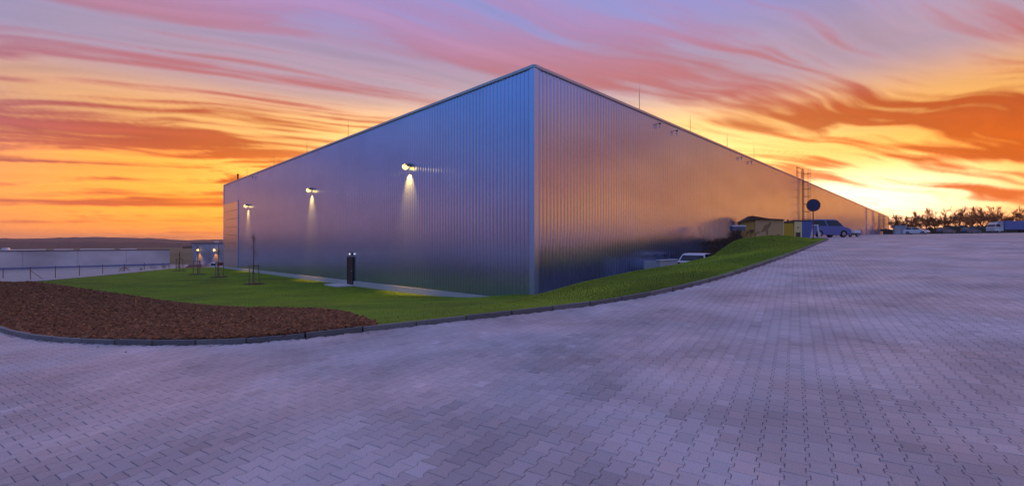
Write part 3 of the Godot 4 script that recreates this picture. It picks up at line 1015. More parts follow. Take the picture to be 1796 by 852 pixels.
func grass_and_bark() -> void:
	var bed := bed_poly()
	var isle := PackedVector2Array()
	var a := pts(INNER)
	var b := pts(BACK)
	for i in 161:
		var t := i / 160.0 * (a.size() - 1)
		var p := crom(a, t)
		isle.append(p + (crom(b, t) - p).normalized() * 0.14)
	for i in 161: isle.append(crom(b, (160 - i) / 160.0 * (b.size() - 1)))
	var inside := PackedVector2Array()
	for i in 201: inside.append(crom(a, i / 200.0 * (a.size() - 1)))
	inside.append(Vector2(-60, 120))
	# one tuft of seven bent blades
	var g := Geo.new()
	for k in 7:
		var an := rng.randf() * TAU
		var o := Vector3(cos(an * 3.1), 0, sin(an * 2.3)) * 0.022
		var d := Vector3(cos(an), 0, sin(an))
		var s := d.cross(Vector3.UP) * 0.0032
		var h := rng.randf_range(0.016, 0.03)
		var m := o + Vector3(0, h * 0.6, 0) + d * 0.006
		var e := o + Vector3(0, h, 0) + d * 0.022
		var up := (Vector3.UP + d * 0.25).normalized()
		g.quadn(o - s, o + s, m + s * 0.8, m - s * 0.8, up, up, up, up)
		g.trin(m - s * 0.8, m + s * 0.8, e, up, up, up)
	var nz := FastNoiseLite.new(); nz.seed = 31; nz.frequency = 0.22; nz.fractal_octaves = 4
	var at := []
	var cols := []
	var tries := 0
	while tries < 620000:
		tries += 1
		# more tufts near the camera, where they can be seen
		var z := 7.0 + 55.0 * pow(rng.randf(), 1.9)
		var x := rng.randf_range(-1.25 * z - 1.0, 0.78 * z + 2.0)
		var q := Vector2(x, z)
		if x - z > -7.6 and x > 2.0: continue
		if not Geometry2D.is_point_in_polygon(q, isle): continue
		if in_bed(q, bed) or not Geometry2D.is_point_in_polygon(q, inside): continue
		if x - z < -18.95 and x + z > 20.0 and x > 0.9: continue
		var sc := rng.randf_range(0.8, 1.3) * (1.0 + z * 0.022)
		var t := Transform3D(Basis(Vector3.UP, rng.randf() * TAU).scaled(Vector3(sc * (1.0 + z * 0.02), sc, sc * (1.0 + z * 0.02))), P(x, land_y(x, z) - 0.004, z))
		at.append(t)
		var v := 1.0 + 0.35 * nz.get_noise_2d(x, z) + 0.35 * nz.get_noise_2d(x * 0.25 + 30.0, z * 0.25) + rng.randf_range(-0.22, 0.22)
		var yel := clampf(0.35 + 0.7 * nz.get_noise_2d(x * 0.5 + 90.0, z * 0.5), 0.0, 1.0)
		var c := Color(.21, .35, .005).lerp(Color(.32, .39, .006), yel)
		cols.append(Color(c.r * v, c.g * v, c.b * v))
	scatter("grass", g.mesh(), mats.grass, at, cols, "short green grass blades covering the sloping lawn", "grass")
	# bark chips
	g = Geo.new()
	var poly := PackedVector2Array([Vector2(-.035, -.008), Vector2(-.01, -.016), Vector2(.03, -.011), Vector2(.038, .004), Vector2(.008, .015), Vector2(-.03, .011)])
	g.prism(poly, Transform3D(Basis(Vector3.RIGHT, -PI / 2), Vector3(0, -.003, 0)), 0.009)
	at = []; cols = []
	tries = 0
	while tries < 210000:
		tries += 1
		var z := 7.8 + 30.0 * pow(rng.randf(), 2.0)
		var x := rng.randf_range(-1.25 * z - 1.0, -1.5)
		if not in_bed(Vector2(x, z), bed): continue
		var sc := (0.4 + 1.4 * pow(rng.randf(), 2.0)) * (1.0 + z * 0.018)
		var bb := Basis(Vector3.UP, rng.randf() * TAU) * Basis(Vector3.RIGHT, rng.randfn(0, 0.5)) * Basis(Vector3.BACK, rng.randfn(0, 0.35))
		at.append(Transform3D(bb.scaled(Vector3(sc, sc, sc)), P(x, land_y(x, z) + 0.056 + absf(rng.randfn(0, 0.012)), z)))
		var v := rng.randf_range(0.45, 1.3)
		var c := Color(.20, .066, .02).lerp(Color(.28, .13, .045), rng.randf() * rng.randf())
		if rng.randf() < 0.04: v *= 1.9
		cols.append(Color(c.r * v, c.g * v, c.b * v))
	for k in 120:
		var tt := rng.randf_range(3.2, 10.5)
		var kp := crom(a, tt)
		var kq := crom(a, tt + 0.05)
		var nn := (kq - kp).normalized().orthogonal()
		var off := rng.randf_range(-0.1, 0.8) * rng.randf() * rng.randf()
		var p1 := kp + nn * off
		var p2 := kp - nn * off
		var q := p1 if p1.y < p2.y else p2
		if off < 0.0: q = kp
		var hgt := lot_y(q.x, q.y) + (0.094 if off < 0.0 else 0.004)
		at.append(Transform3D((Basis(Vector3.UP, rng.randf() * TAU) * Basis(Vector3.RIGHT, rng.randfn(0, 0.15))).scaled(Vector3.ONE * rng.randf_range(0.3, 0.8)), P(q.x, hgt + 0.004, q.y)))
		cols.append(Color(.12, .05, .02) * rng.randf_range(0.6, 1.3))
	scatter("bark_chips", g.mesh(), mats.bark, at, cols, "reddish brown bark chips spread over the planting bed", "bark mulch")

func scatter(called: String, m: Mesh, mt: Material, at: Array, cols: Array, label: String, category: String) -> void:
	var mm := MultiMesh.new()
	mm.transform_format = MultiMesh.TRANSFORM_3D
	mm.use_colors = true
	mm.mesh = m
	mm.instance_count = at.size()
	for i in at.size():
		mm.set_instance_transform(i, at[i])
		mm.set_instance_color(i, cols[i])
	var o := MultiMeshInstance3D.new()
	o.name = called
	o.multimesh = mm
	o.material_override = mt
	o.set_meta("kind", "stuff")
	tag(o, label, category)
	add_child(o)
	print(called, " ", at.size())

# ---------------------------------------------------------------- plants
func limb(g: Geo, a: Vector3, dir: Vector3, l: float, r: float, depth: int, spread: float, lift: float, thin := 0.003) -> void:
	var b := a + dir * l
	var e := maxf(r * 0.68, thin)
	g.tube(a, b, r, e, 5 if depth > 1 else 3, false)
	if depth <= 0: return
	var k := 3 if depth > 1 else 4
	for i in k:
		var d := (dir + Vector3(rng.randfn(0, spread), rng.randfn(lift, spread * 0.5), rng.randfn(0, spread))).normalized()
		limb(g, a.lerp(b, rng.randf_range(0.55, 1.0)), d, l * rng.randf_range(0.55, 0.85), maxf(e * 0.7, thin), depth - 1, spread, lift, thin)

func bare_tree(called: String, label: String, at: Vector3, h: float, wide: float, group: String, depth := 5) -> Node3D:
	var t := thing(called, label, "tree", at, rng.randf() * TAU, group)
	var g := Geo.new()
	var th := h * 0.22
	g.tube(Vector3(0, -0.2, 0), Vector3(0, th, 0), h * 0.024, h * 0.018, 7)
	obj("trunk", g, mats.bark_wood, t)
	g = Geo.new()
	# a leader and side limbs of unequal length
	limb(g, Vector3(0, th, 0), Vector3(rng.randfn(0, 0.1), 1, rng.randfn(0, 0.1)).normalized(), h * 0.30, h * 0.014, depth - 1, 0.30, 0.3, 0.024)
	for i in 14:
		var an := TAU * i / 14.0 * 3.0 + rng.randf()
		var up := rng.randf_range(0.55, 1.7)
		limb(g, Vector3(0, th * rng.randf_range(0.55, 1.5), 0), Vector3(cos(an) * wide * 1.3, up, sin(an) * wide * 1.3).normalized(), h * rng.randf_range(0.10, 0.25), h * 0.010, depth - 1, 0.36 + 0.25 * wide, 0.16, 0.024)
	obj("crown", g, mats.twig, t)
	return t

func shrub(called: String, label: String, at: Vector3, h: float, wide: float, m: Material, group := "", stems := 14) -> Node3D:
	var t := thing(called, label, "shrub", at, 0.0, group)
	var g := Geo.new()
	var f := Geo.new()
	for i in stems:
		var an := rng.randf() * TAU
		var d := Vector3(cos(an) * wide * rng.randf(), 1, sin(an) * wide * rng.randf()).normalized()
		g.tube(Vector3(cos(an), 0, sin(an)) * wide * 0.1 - Vector3(0, 0.1, 0), d * h * 0.4, 0.012 * h, 0.008 * h, 4, false)
		limb(f, d * h * 0.35, d, h * 0.26, 0.008 * h, 3, 0.5, 0.15)
	obj("stems", g, m, t)
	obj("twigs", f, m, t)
	return t

func sapling(label: String, x: float, z: float, h: float) -> void:
	var y := land_y(x, z)
	var t := thing("young_tree", label, "tree", P(x, y, z), rng.randf() * TAU, "young staked trees on the lawn")
	var g := Geo.new()
	g.tube(Vector3(0, -0.05, 0), Vector3(0.01, h * 0.35, 0.01), 0.035, 0.03, 8)
	g.tube(Vector3(0.01, h * 0.35, 0.01), Vector3(0.0, h, 0.02), 0.03, 0.008, 8)
	obj("trunk", g, mats.bark_wood, t)
	g = Geo.new()
	for i in 11:
		var an := rng.randf() * TAU
		var yy := h * rng.randf_range(0.42, 0.9)
		limb(g, Vector3(0, yy, 0), Vector3(cos(an) * 0.32, 1.0, sin(an) * 0.32).normalized(), h * 0.11 * (1.35 - yy / h), 0.011, 2, 0.22, 0.35)
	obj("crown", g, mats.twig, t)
	for i in 3:
		var an := TAU * i / 3.0 + 0.4
		g = Geo.new()
		g.tube(Vector3(cos(an) * 0.4, -0.1, sin(an) * 0.4), Vector3(cos(an) * 0.36, 1.55, sin(an) * 0.36), 0.035, 0.035, 7)
		obj("stake", g, mats.stake, t)
		var a2 := TAU * (i + 1) / 3.0 + 0.4
		g = Geo.new()
		g.box(Transform3D(Basis.looking_at((Vector3(cos(a2), 0, sin(a2)) - Vector3(cos(an), 0, sin(an))).normalized()), Vector3(cos(an) + cos(a2), 0, sin(an) + sin(a2)) * 0.18 + Vector3(0, 1.45, 0)), Vector3(0.03, 0.08, 0.68), 0.005)
		obj("crossbar", g, mats.stake, t)
	g = Geo.new()
	g.tube(Vector3(0, 0.02, 0), Vector3(0.0, 0.95, 0), 0.06, 0.055, 8)
	obj("trunk_guard", g, mats.stake, t)
	# ring of mulch round the stem
	g = Geo.new()
	for i in 24:
		var a0 := TAU * i / 24.0
		var a1 := TAU * (i + 1) / 24.0
		var r0 := 0.9 + 0.08 * sin(i * 2.3)
		var r1 := 0.9 + 0.08 * sin(((i + 1) % 24) * 2.3)
		var e0 := Vector3(cos(a0), 0, -sin(a0))
		var e1 := Vector3(cos(a1), 0, -sin(a1))
		var hi := Vector3(0, 0.09, 0)
		g.tri(Vector3(0, 0.06, 0), e0 * 0.6 + hi, e1 * 0.6 + hi)
		g.quad(e0 * 0.6 + hi, e0 * r0 - Vector3(0, 0.02, 0), e1 * r1 - Vector3(0, 0.02, 0), e1 * 0.6 + hi)
	obj("mulch_ring", g, mats.soil, t)

# ---------------------------------------------------------------- vehicles
func wheel(t: Node3D, at: Vector3, r: float, w: float) -> void:
	var g := Geo.new()
	for sg in [-1.0, 1.0]: g.tube(at, at + Vector3(0, 0, sg * w * 0.4), r, r, 18, false)
	g.tube(at + Vector3(0, 0, w * 0.4), at + Vector3(0, 0, w * 0.5), r, r * 0.86, 18)
	g.tube(at - Vector3(0, 0, w * 0.4), at - Vector3(0, 0, w * 0.5), r, r * 0.86, 18)
	var ty := obj("tyre", g, mats.tyre, t)
	g = Geo.new()
	for sg in [-1.0, 1.0]:
		g.tube(at + Vector3(0, 0, sg * w * 0.46), at + Vector3(0, 0, sg * w * 0.52), r * 0.62, r * 0.58, 16)
		for k in 5:
			var an := TAU * k / 5.0
			g.tube(at + Vector3(cos(an) * r * 0.1, sin(an) * r * 0.1, sg * w * 0.53), at + Vector3(cos(an) * r * 0.58, sin(an) * r * 0.58, sg * w * 0.53), r * 0.07, r * 0.09, 5)
	obj("rim", g, mats.rim, ty)

# A car along local x (front at +x). belt and roof outlines are side views.
func car(called: String, label: String, category: String, at: Vector3, turn: float, paint: Material, lower: Array, cabin: Array, wheels: Array, wid: float, r: float, group := "") -> Node3D:
	var t := thing(called, label, category, at, turn, group)
	var g := Geo.new()
	# lower body: side outline with wheel arches cut in, tumbled sides
	var o := PackedVector2Array()
	for p in lower: o.append(Vector2(p[0], p[1]))
	var bottom := 0.26
	var back: float = lower[0][0]
	var front: float = lower[lower.size() - 1][0]
	o.append(Vector2(front, bottom))
	var ws := wheels.duplicate()
	ws.sort()
	ws.reverse()
	for wx in ws:
		for k in 9:
			var an := PI * k / 8.0
			o.append(Vector2(wx + cos(an) * r * 1.16, maxf(bottom, r * 0.95 + sin(an) * r * 1.12)) if k > 0 and k < 8 else Vector2(wx + cos(an) * r * 1.16, bottom))
	o.append(Vector2(back, bottom))
	g.prism(o, xf(Vector3(0, 0, -wid / 2)), wid)
	obj("body", g, paint, t)
	g = Geo.new()
	# cabin: pillars and roof taper inwards
	var n := cabin.size()
	var y0: float = cabin[0][1]
	var y1 := 0.0
	for p in cabin: y1 = maxf(y1, p[1])
	var half := func(y: float) -> float: return wid / 2 - 0.03 - 0.16 * (y - y0) / (y1 - y0)
	for i in n - 1:
		var p: Array = cabin[i]
		var q: Array = cabin[i + 1]
		var hp: float = half.call(p[1])
		var hq: float = half.call(q[1])
		g.quad(Vector3(q[0], q[1], -hq), Vector3(p[0], p[1], -hp), Vector3(p[0], p[1], hp), Vector3(q[0], q[1], hq))
	var c := Vector2.ZERO
	for p in cabin: c += Vector2(p[0], p[1]) / n
	for sg in [-1.0, 1.0]:
		var hc: float = half.call(c.y)
		for i in n:
			var p: Array = cabin[i]
			var q: Array = cabin[(i + 1) % n]
			var A := Vector3(p[0], p[1], sg * half.call(p[1]))
			var B := Vector3(q[0], q[1], sg * half.call(q[1]))
			if sg > 0.0: g.tri(Vector3(c.x, c.y, sg * hc), B, A)
			else: g.tri(Vector3(c.x, c.y, sg * hc), A, B)
	obj("cabin", g, paint, t)
	# windows, a few millimetres proud of the pillars
	var b0: Array = cabin[0]
	var r0: Array = cabin[1]
	var r1: Array = cabin[n - 2]
	var f0: Array = cabin[n - 1]
	var ya := lerpf(y0, y1, 0.12)
	var yb := lerpf(y0, y1, 0.86)
	var ka := (ya - y0) / (y1 - y0)
	var kb := (yb - y0) / (y1 - y0)
	var xb0 := lerpf(b0[0], r0[0], ka) + 0.10
	var xb1 := lerpf(b0[0], r0[0], kb) + 0.08
	var xf0 := lerpf(f0[0], r1[0], ka) - 0.14
	var xf1 := lerpf(f0[0], r1[0], kb) - 0.08
	for sg in [-1.0, 1.0]:
		for seg in [[0.0, 0.46], [0.51, 1.0]]:
			g = Geo.new()
			var za: float = sg * (half.call(ya) + 0.008)
			var zb: float = sg * (half.call(yb) + 0.008)
			var A := Vector3(lerpf(xb0, xf0, seg[0]), ya, za)
			var B := Vector3(lerpf(xb0, xf0, seg[1]), ya, za)
			var C := Vector3(lerpf(xb1, xf1, seg[1]), yb, zb)
			var D := Vector3(lerpf(xb1, xf1, seg[0]), yb, zb)
			if sg > 0.0: g.quad(A, B, C, D)
			else: g.quad(B, A, D, C)
			obj("side_window", g, mats.glass, t)
	for e in [[f0, r1, 0.008], [b0, r0, -0.008]]:
		g = Geo.new()
		var p: Array = e[0]
		var q: Array = e[1]
		var k0 := 0.1
		var k1 := 0.88
		var A := Vector3(lerpf(p[0], q[0], k0) + e[2], lerpf(p[1], q[1], k0) + 0.008, 0)
		var B := Vector3(lerpf(p[0], q[0], k1) + e[2], lerpf(p[1], q[1], k1) + 0.008, 0)
		var ha: float = half.call(A.y) - 0.08
		var hb: float = half.call(B.y) - 0.06
		var z1 := Vector3(0, 0, ha)
		var z2 := Vector3(0, 0, hb)
		if e[2] > 0.0: g.quad(A + z1, A - z1, B - z2, B + z2)
		else: g.quad(A - z1, A + z1, B + z2, B - z2)
		obj("windscreen" if e[2] > 0.0 else "rear_window", g, mats.glass, t)
	for wx in wheels:
		for sg in [-1.0, 1.0]: wheel(t, Vector3(wx, r, sg * (wid / 2 - 0.11)), r, 0.21)
	var yl: float = lower[lower.size() - 1][1] - 0.06
	for sg in [-1.0, 1.0]:
		g = Geo.new()
		g.box(xf(Vector3(front - 0.01, yl, sg * (wid / 2 - 0.2))), Vector3(0.05, 0.12, 0.32), 0.01)
		obj("headlight", g, mats.head_lamp, t)
		g = Geo.new()
		g.box(xf(Vector3(back + 0.01, lower[0][1] - 0.12, sg * (wid / 2 - 0.12))), Vector3(0.05, 0.2, 0.18), 0.01)
		obj("tail_light", g, mats.tail_lamp, t)
	for e in [front + 0.02, back - 0.02]:
		g = Geo.new()
		g.box(xf(Vector3(e, 0.38, 0)), Vector3(0.1, 0.2, wid - 0.06), 0.03)
		obj("bumper", g, mats.plastic, t)
	return t

const HATCH_LOW := [[-2.0, 0.95], [-1.85, 1.0], [0.75, 0.98], [1.25, 0.92], [1.75, 0.82], [1.98, 0.68]]
const HATCH_TOP := [[-1.9, 0.98], [-1.45, 1.42], [-1.1, 1.48], [-0.1, 1.5], [0.3, 1.44], [1.05, 0.93]]
const VAN_LOW := [[-2.3, 1.05], [-2.25, 1.12], [1.2, 1.1], [1.75, 1.02], [2.15, 0.9], [2.3, 0.72]]
const VAN_TOP := [[-2.25, 1.08], [-2.12, 1.78], [-1.9, 1.86], [0.4, 1.87], [0.75, 1.8], [1.55, 1.05]]

# ---------------------------------------------------------------- the bank and what stands beside it
func right_bank() -> void:
	# bare brown shrubs planted on the bank
	var spots := []
	var tries := 0
	while spots.size() < 34 and tries < 4000:
		tries += 1
		var r := rng.randf_range(27.6, 36.5)
		var d := -rng.randf_range(15.0, 18.4)
		var q := Vector2((r + d * S2) * S2, (r - d * S2) * S2)
		var ok := true
		for s in spots:
			if s.distance_to(q) < 0.55: ok = false
		if r < 29.5 and d > -16.6: ok = false
		if ok: spots.append(q)
	for q in spots:
		shrub("bare_shrub", "bare brown shrub planted on the bank below the shed", P(q.x, land_y(q.x, q.y), q.y), rng.randf_range(0.75, 1.25), 0.8, mats.shrub, "bare shrubs on the bank", 10)
	# concrete retaining wall end
	var rw := thing("retaining_wall", "short concrete retaining wall at the edge of the sunken yard", "wall", P(8.5, -1.05, 24.9), 0.0)
	rw.basis = wall_basis(false)
	var g := Geo.new()
	g.box(xf(Vector3(0.95, 0.78, -0.1)), Vector3(2.2, 1.56, 0.22), 0.012)
	obj("wall_slab", g, mats.concrete, rw)
	g = Geo.new()
	g.box(xf(Vector3(-0.02, 0.775, -0.62)), Vector3(0.22, 1.55, 0.8), 0.012)
	obj("end_slab", g, mats.concrete, rw)
	g = Geo.new()
	g.box(xf(Vector3(0.95, 1.60, -0.1)), Vector3(2.3, 0.07, 0.3), 0.01)
	obj("coping", g, mats.concrete, rw)
	# white car in the sunken yard
	car("parked_car", "white car parked low beside the right hall wall", "car", P(12.6, land_y(12.6, 29.4) + 0.02, 29.4), deg_to_rad(52.0), mats.white_car, HATCH_LOW, HATCH_TOP, [-1.25, 1.25], 1.72, 0.31)
	# small grey board on a post
	var bt := thing("post_board", "grey board raised on a single post left of the shed", "board", P(17.0, land_y(17.0, 33.0), 33.0), 0.0)
	g = Geo.new()
	g.box(xf(Vector3(0, 1.72 + 2.2 - land_y(17.0, 33.0) - 1.1, 0)), Vector3(1.05, 0.10, 0.5), 0.012)
	obj("top_board", g, mats.white_wall, bt)
	var ty := 1.72 + 1.1 - land_y(17.0, 33.0)
	g = Geo.new()
	g.box(xf(Vector3(0, ty - 0.2, 0.02)), Vector3(1.0, 0.29, 0.4), 0.012)
	obj("board_face", g, mats.slate, bt)
	g = Geo.new()
	g.tube(Vector3(-0.05, -0.3, 0), Vector3(-0.05, ty - 0.3, 0), 0.06, 0.06, 8)
	obj("post", g, mats.dark_metal, bt)

func roadside() -> void:
	var gy := 0.95
	# tan shed with a brown pitched roof and a brown mark on its pale front
	var sh := thing("shed", "tan shed with brown pitched roof and brown mark on its front", "shed", P(21.6, gy, 38.0), deg_to_rad(-6.0))
	sh.scale = Vector3.ONE * 1.086
	var w := 2.06
	var hh := 2.28
	var g := Geo.new()
	g.box(xf(Vector3(-0.98, hh / 2, -0.3)), Vector3(1.08, hh, 0.6), 0.01)
	obj("side_wall", g, mats.tan_board, sh)
	g = Geo.new()
	g.box(xf(Vector3(0.58, hh / 2 + 0.06, -0.45)), Vector3(w, hh + 0.12, 1.0), 0.01)
	var fr := obj("front_panel", g, mats.pale_board, sh)
	g = Geo.new()
	# the mark: a leaping figure-like splash
	var mark := PackedVector2Array([Vector2(.30, .62), Vector2(.36, .44), Vector2(.26, .20), Vector2(.10, .02), Vector2(.14, -.22), Vector2(.10, -.42), Vector2(.0, -.40), Vector2(-.04, -.16), Vector2(-.16, -.10), Vector2(-.30, -.24), Vector2(-.38, -.14), Vector2(-.24, .08), Vector2(-.20, .26), Vector2(-.04, .38), Vector2(.14, .42), Vector2(.22, .60)])
	g.prism(mark, xf(Vector3(0.4, 1.62, 0.052)), 0.004)
	obj("mark", g, mats.faded_brown, fr)
	g = Geo.new()
	g.prism(PackedVector2Array([Vector2(.82, .0), Vector2(.98, .05), Vector2(1.0, .28), Vector2(.86, .24)]), xf(Vector3(0.36, 1.0, 0.052)), 0.004)
	obj("mark", g, mats.faded_brown, fr)
	g = Geo.new()
	g.box(xf(Vector3(1.66, hh / 2 + 0.07, 0.02)), Vector3(0.1, hh + 0.14, 0.12), 0.01)
	obj("corner_post", g, mats.pale_yellow, sh)
	g = Geo.new()
	# roof: rises from the left eave to a peak, then slopes gently down to the right
	var ro := PackedVector2Array([Vector2(-1.60, 2.24), Vector2(-1.5, 2.26), Vector2(-.72, 2.72), Vector2(.5, 2.50), Vector2(1.7, 2.42), Vector2(1.7, 2.36), Vector2(.5, 2.41), Vector2(-.55, 2.42), Vector2(-.8, 2.28), Vector2(-1.55, 2.2)])
	g.prism(ro, xf(Vector3(0, 0, -0.66)), 0.86)
	obj("roof", g, mats.brown, sh)
	# yellow box and pale yellow cabinet
	var yb := thing("yellow_bin", "plain mustard-yellow container right of the tan shed", "container", P(24.05, gy, 38.2), deg_to_rad(-8.0))
	g = Geo.new()
	g.box(xf(Vector3(0, 1.08, -0.4)), Vector3(0.86, 2.16, 0.9), 0.03)
	obj("body", g, mats.yellow, yb)
	g = Geo.new()
	g.box(xf(Vector3(0, 2.22, -0.4)), Vector3(0.92, 0.14, 0.98), 0.03)
	obj("lid", g, mats.brown, yb)
	g = Geo.new()
	g.tube(Vector3(0.12, 2.28, -0.2), Vector3(0.12, 2.42, -0.2), 0.09, 0.07, 10)
	obj("cap", g, mats.brown, yb)
	yb.scale = Vector3.ONE * 1.086
	var pb := thing("pale_cabinet", "pale yellow cabinet with a brown hatch beside the yellow container", "cabinet", P(24.9, gy, 38.1), deg_to_rad(-8.0))
	g = Geo.new()
	g.box(xf(Vector3(0, 1.14, -0.3)), Vector3(0.58, 2.28, 0.6), 0.02)
	obj("body", g, mats.pale_yellow, pb)
	g = Geo.new()
	g.box(xf(Vector3(0.0, 1.22, 0.008)), Vector3(0.34, 0.36, 0.02), 0.004)
	obj("hatch", g, mats.brown, pb)
	g = Geo.new()
	g.box(xf(Vector3(0.0, 1.78, 0.008)), Vector3(0.1, 0.1, 0.016), 0.003)
	obj("handle", g, mats.brown, pb)
	g = Geo.new()
	g.box(xf(Vector3(0, 2.33, -0.3)), Vector3(0.66, 0.1, 0.7), 0.02)
	obj("top", g, mats.brown, pb)
	pb.scale = Vector3.ONE * 1.086
	# blue portable cabin
	var ct := thing("portable_cabin", "narrow dark blue cabin between pale cabinet and blue van", "cabin", P(27.2, lot_y(27.2, 40.5) - 0.1, 40.6), deg_to_rad(-20.0))
	g = Geo.new()
	g.box(xf(Vector3(0, 0.85, -0.4)), Vector3(1.0, 1.7, 1.0), 0.03)
	obj("body", g, mats.sheet_blue, ct)
	g = Geo.new()
	g.box(xf(Vector3(-0.05, 0.8, 0.11)), Vector3(0.68, 1.45, 0.03), 0.008)
	var dr := obj("door", g, mats.sheet_blue, ct)
	g = Geo.new()
	g.box(xf(Vector3(0.2, 0.8, 0.14)), Vector3(0.04, 0.14, 0.03), 0.005)
	obj("handle", g, mats.steel, dr)
	g = Geo.new()
	g.box(xf(Vector3(0, 1.74, -0.4)), Vector3(1.1, 0.08, 1.1), 0.02)
	obj("roof", g, mats.brown, ct)
	# folding trestle
	var tr := thing("trestle", "pale folding trestle standing beside the blue cabin", "trestle", P(27.3, lot_y(27.3, 39.4), 39.4), deg_to_rad(-25.0))
	for e in [-0.3, 0.3]:
		for zz in [-0.3, 0.3]:
			g = Geo.new()
			g.tube(Vector3(e * 1.1, 0, zz), Vector3(e * 0.5, 1.15, zz * 0.15), 0.035, 0.035, 6)
			obj("leg", g, mats.white_paint, tr)
	g = Geo.new()
	g.box(xf(Vector3(0, 1.17, 0)), Vector3(0.5, 0.07, 0.12), 0.01)
	obj("top_bar", g, mats.white_paint, tr)
	# round traffic sign
	var sg := thing("traffic_sign", "round blue traffic sign with dark red rim on a post", "sign", P(20.1, lot_y(20.1, 29.2), 29.2), deg_to_rad(-14.0))
	g = Geo.new()
	g.tube(Vector3(0, -0.2, -0.03), Vector3(0, 2.76, -0.03), 0.032, 0.032, 10)
	obj("post", g, mats.rust_steel, sg)
	g = Geo.new()
	g.tube(Vector3(0, 2.38, 0.0), Vector3(0, 2.38, 0.02), 0.42, 0.42, 36)
	obj("rim", g, mats.sign_red, sg)
	g = Geo.new()
	g.tube(Vector3(0, 2.38, 0.021), Vector3(0, 2.38, 0.026), 0.36, 0.36, 36)
	obj("disc", g, mats.sign_blue, sg)
	# blue van and the white trailer in front of it
	car("blue_van", "blue van parked by the kerb with dark side windows", "van", P(33.2, lot_y(33.2, 46.5), 46.5), deg_to_rad(8.0), mats.blue_paint, VAN_LOW, VAN_TOP, [-1.45, 1.4], 1.85, 0.36)
	var tl := thing("trailer", "small white box trailer just beyond the blue van's nose", "trailer", P(38.1, lot_y(38.1, 48.8), 48.8), deg_to_rad(10.0))
	g = Geo.new()
	g.box(xf(Vector3(0, 0.72, 0)), Vector3(1.15, 0.45, 1.2), 0.06)
	obj("box", g, mats.white_paint, tl)
	g = Geo.new()
	g.box(xf(Vector3(-0.02, 0.42, 0)), Vector3(0.95, 0.2, 1.1), 0.02)
	obj("chassis", g, mats.plastic, tl)
	for e in [-0.55, 0.55]: wheel(tl, Vector3(0, 0.28, e), 0.28, 0.16)
	g = Geo.new()
	g.tube(Vector3(0.5, 0.4, 0), Vector3(1.2, 0.4, 0), 0.03, 0.03, 6)
	obj("drawbar", g, mats.dark_metal, tl)
	tl.scale = Vector3.ONE * 0.75

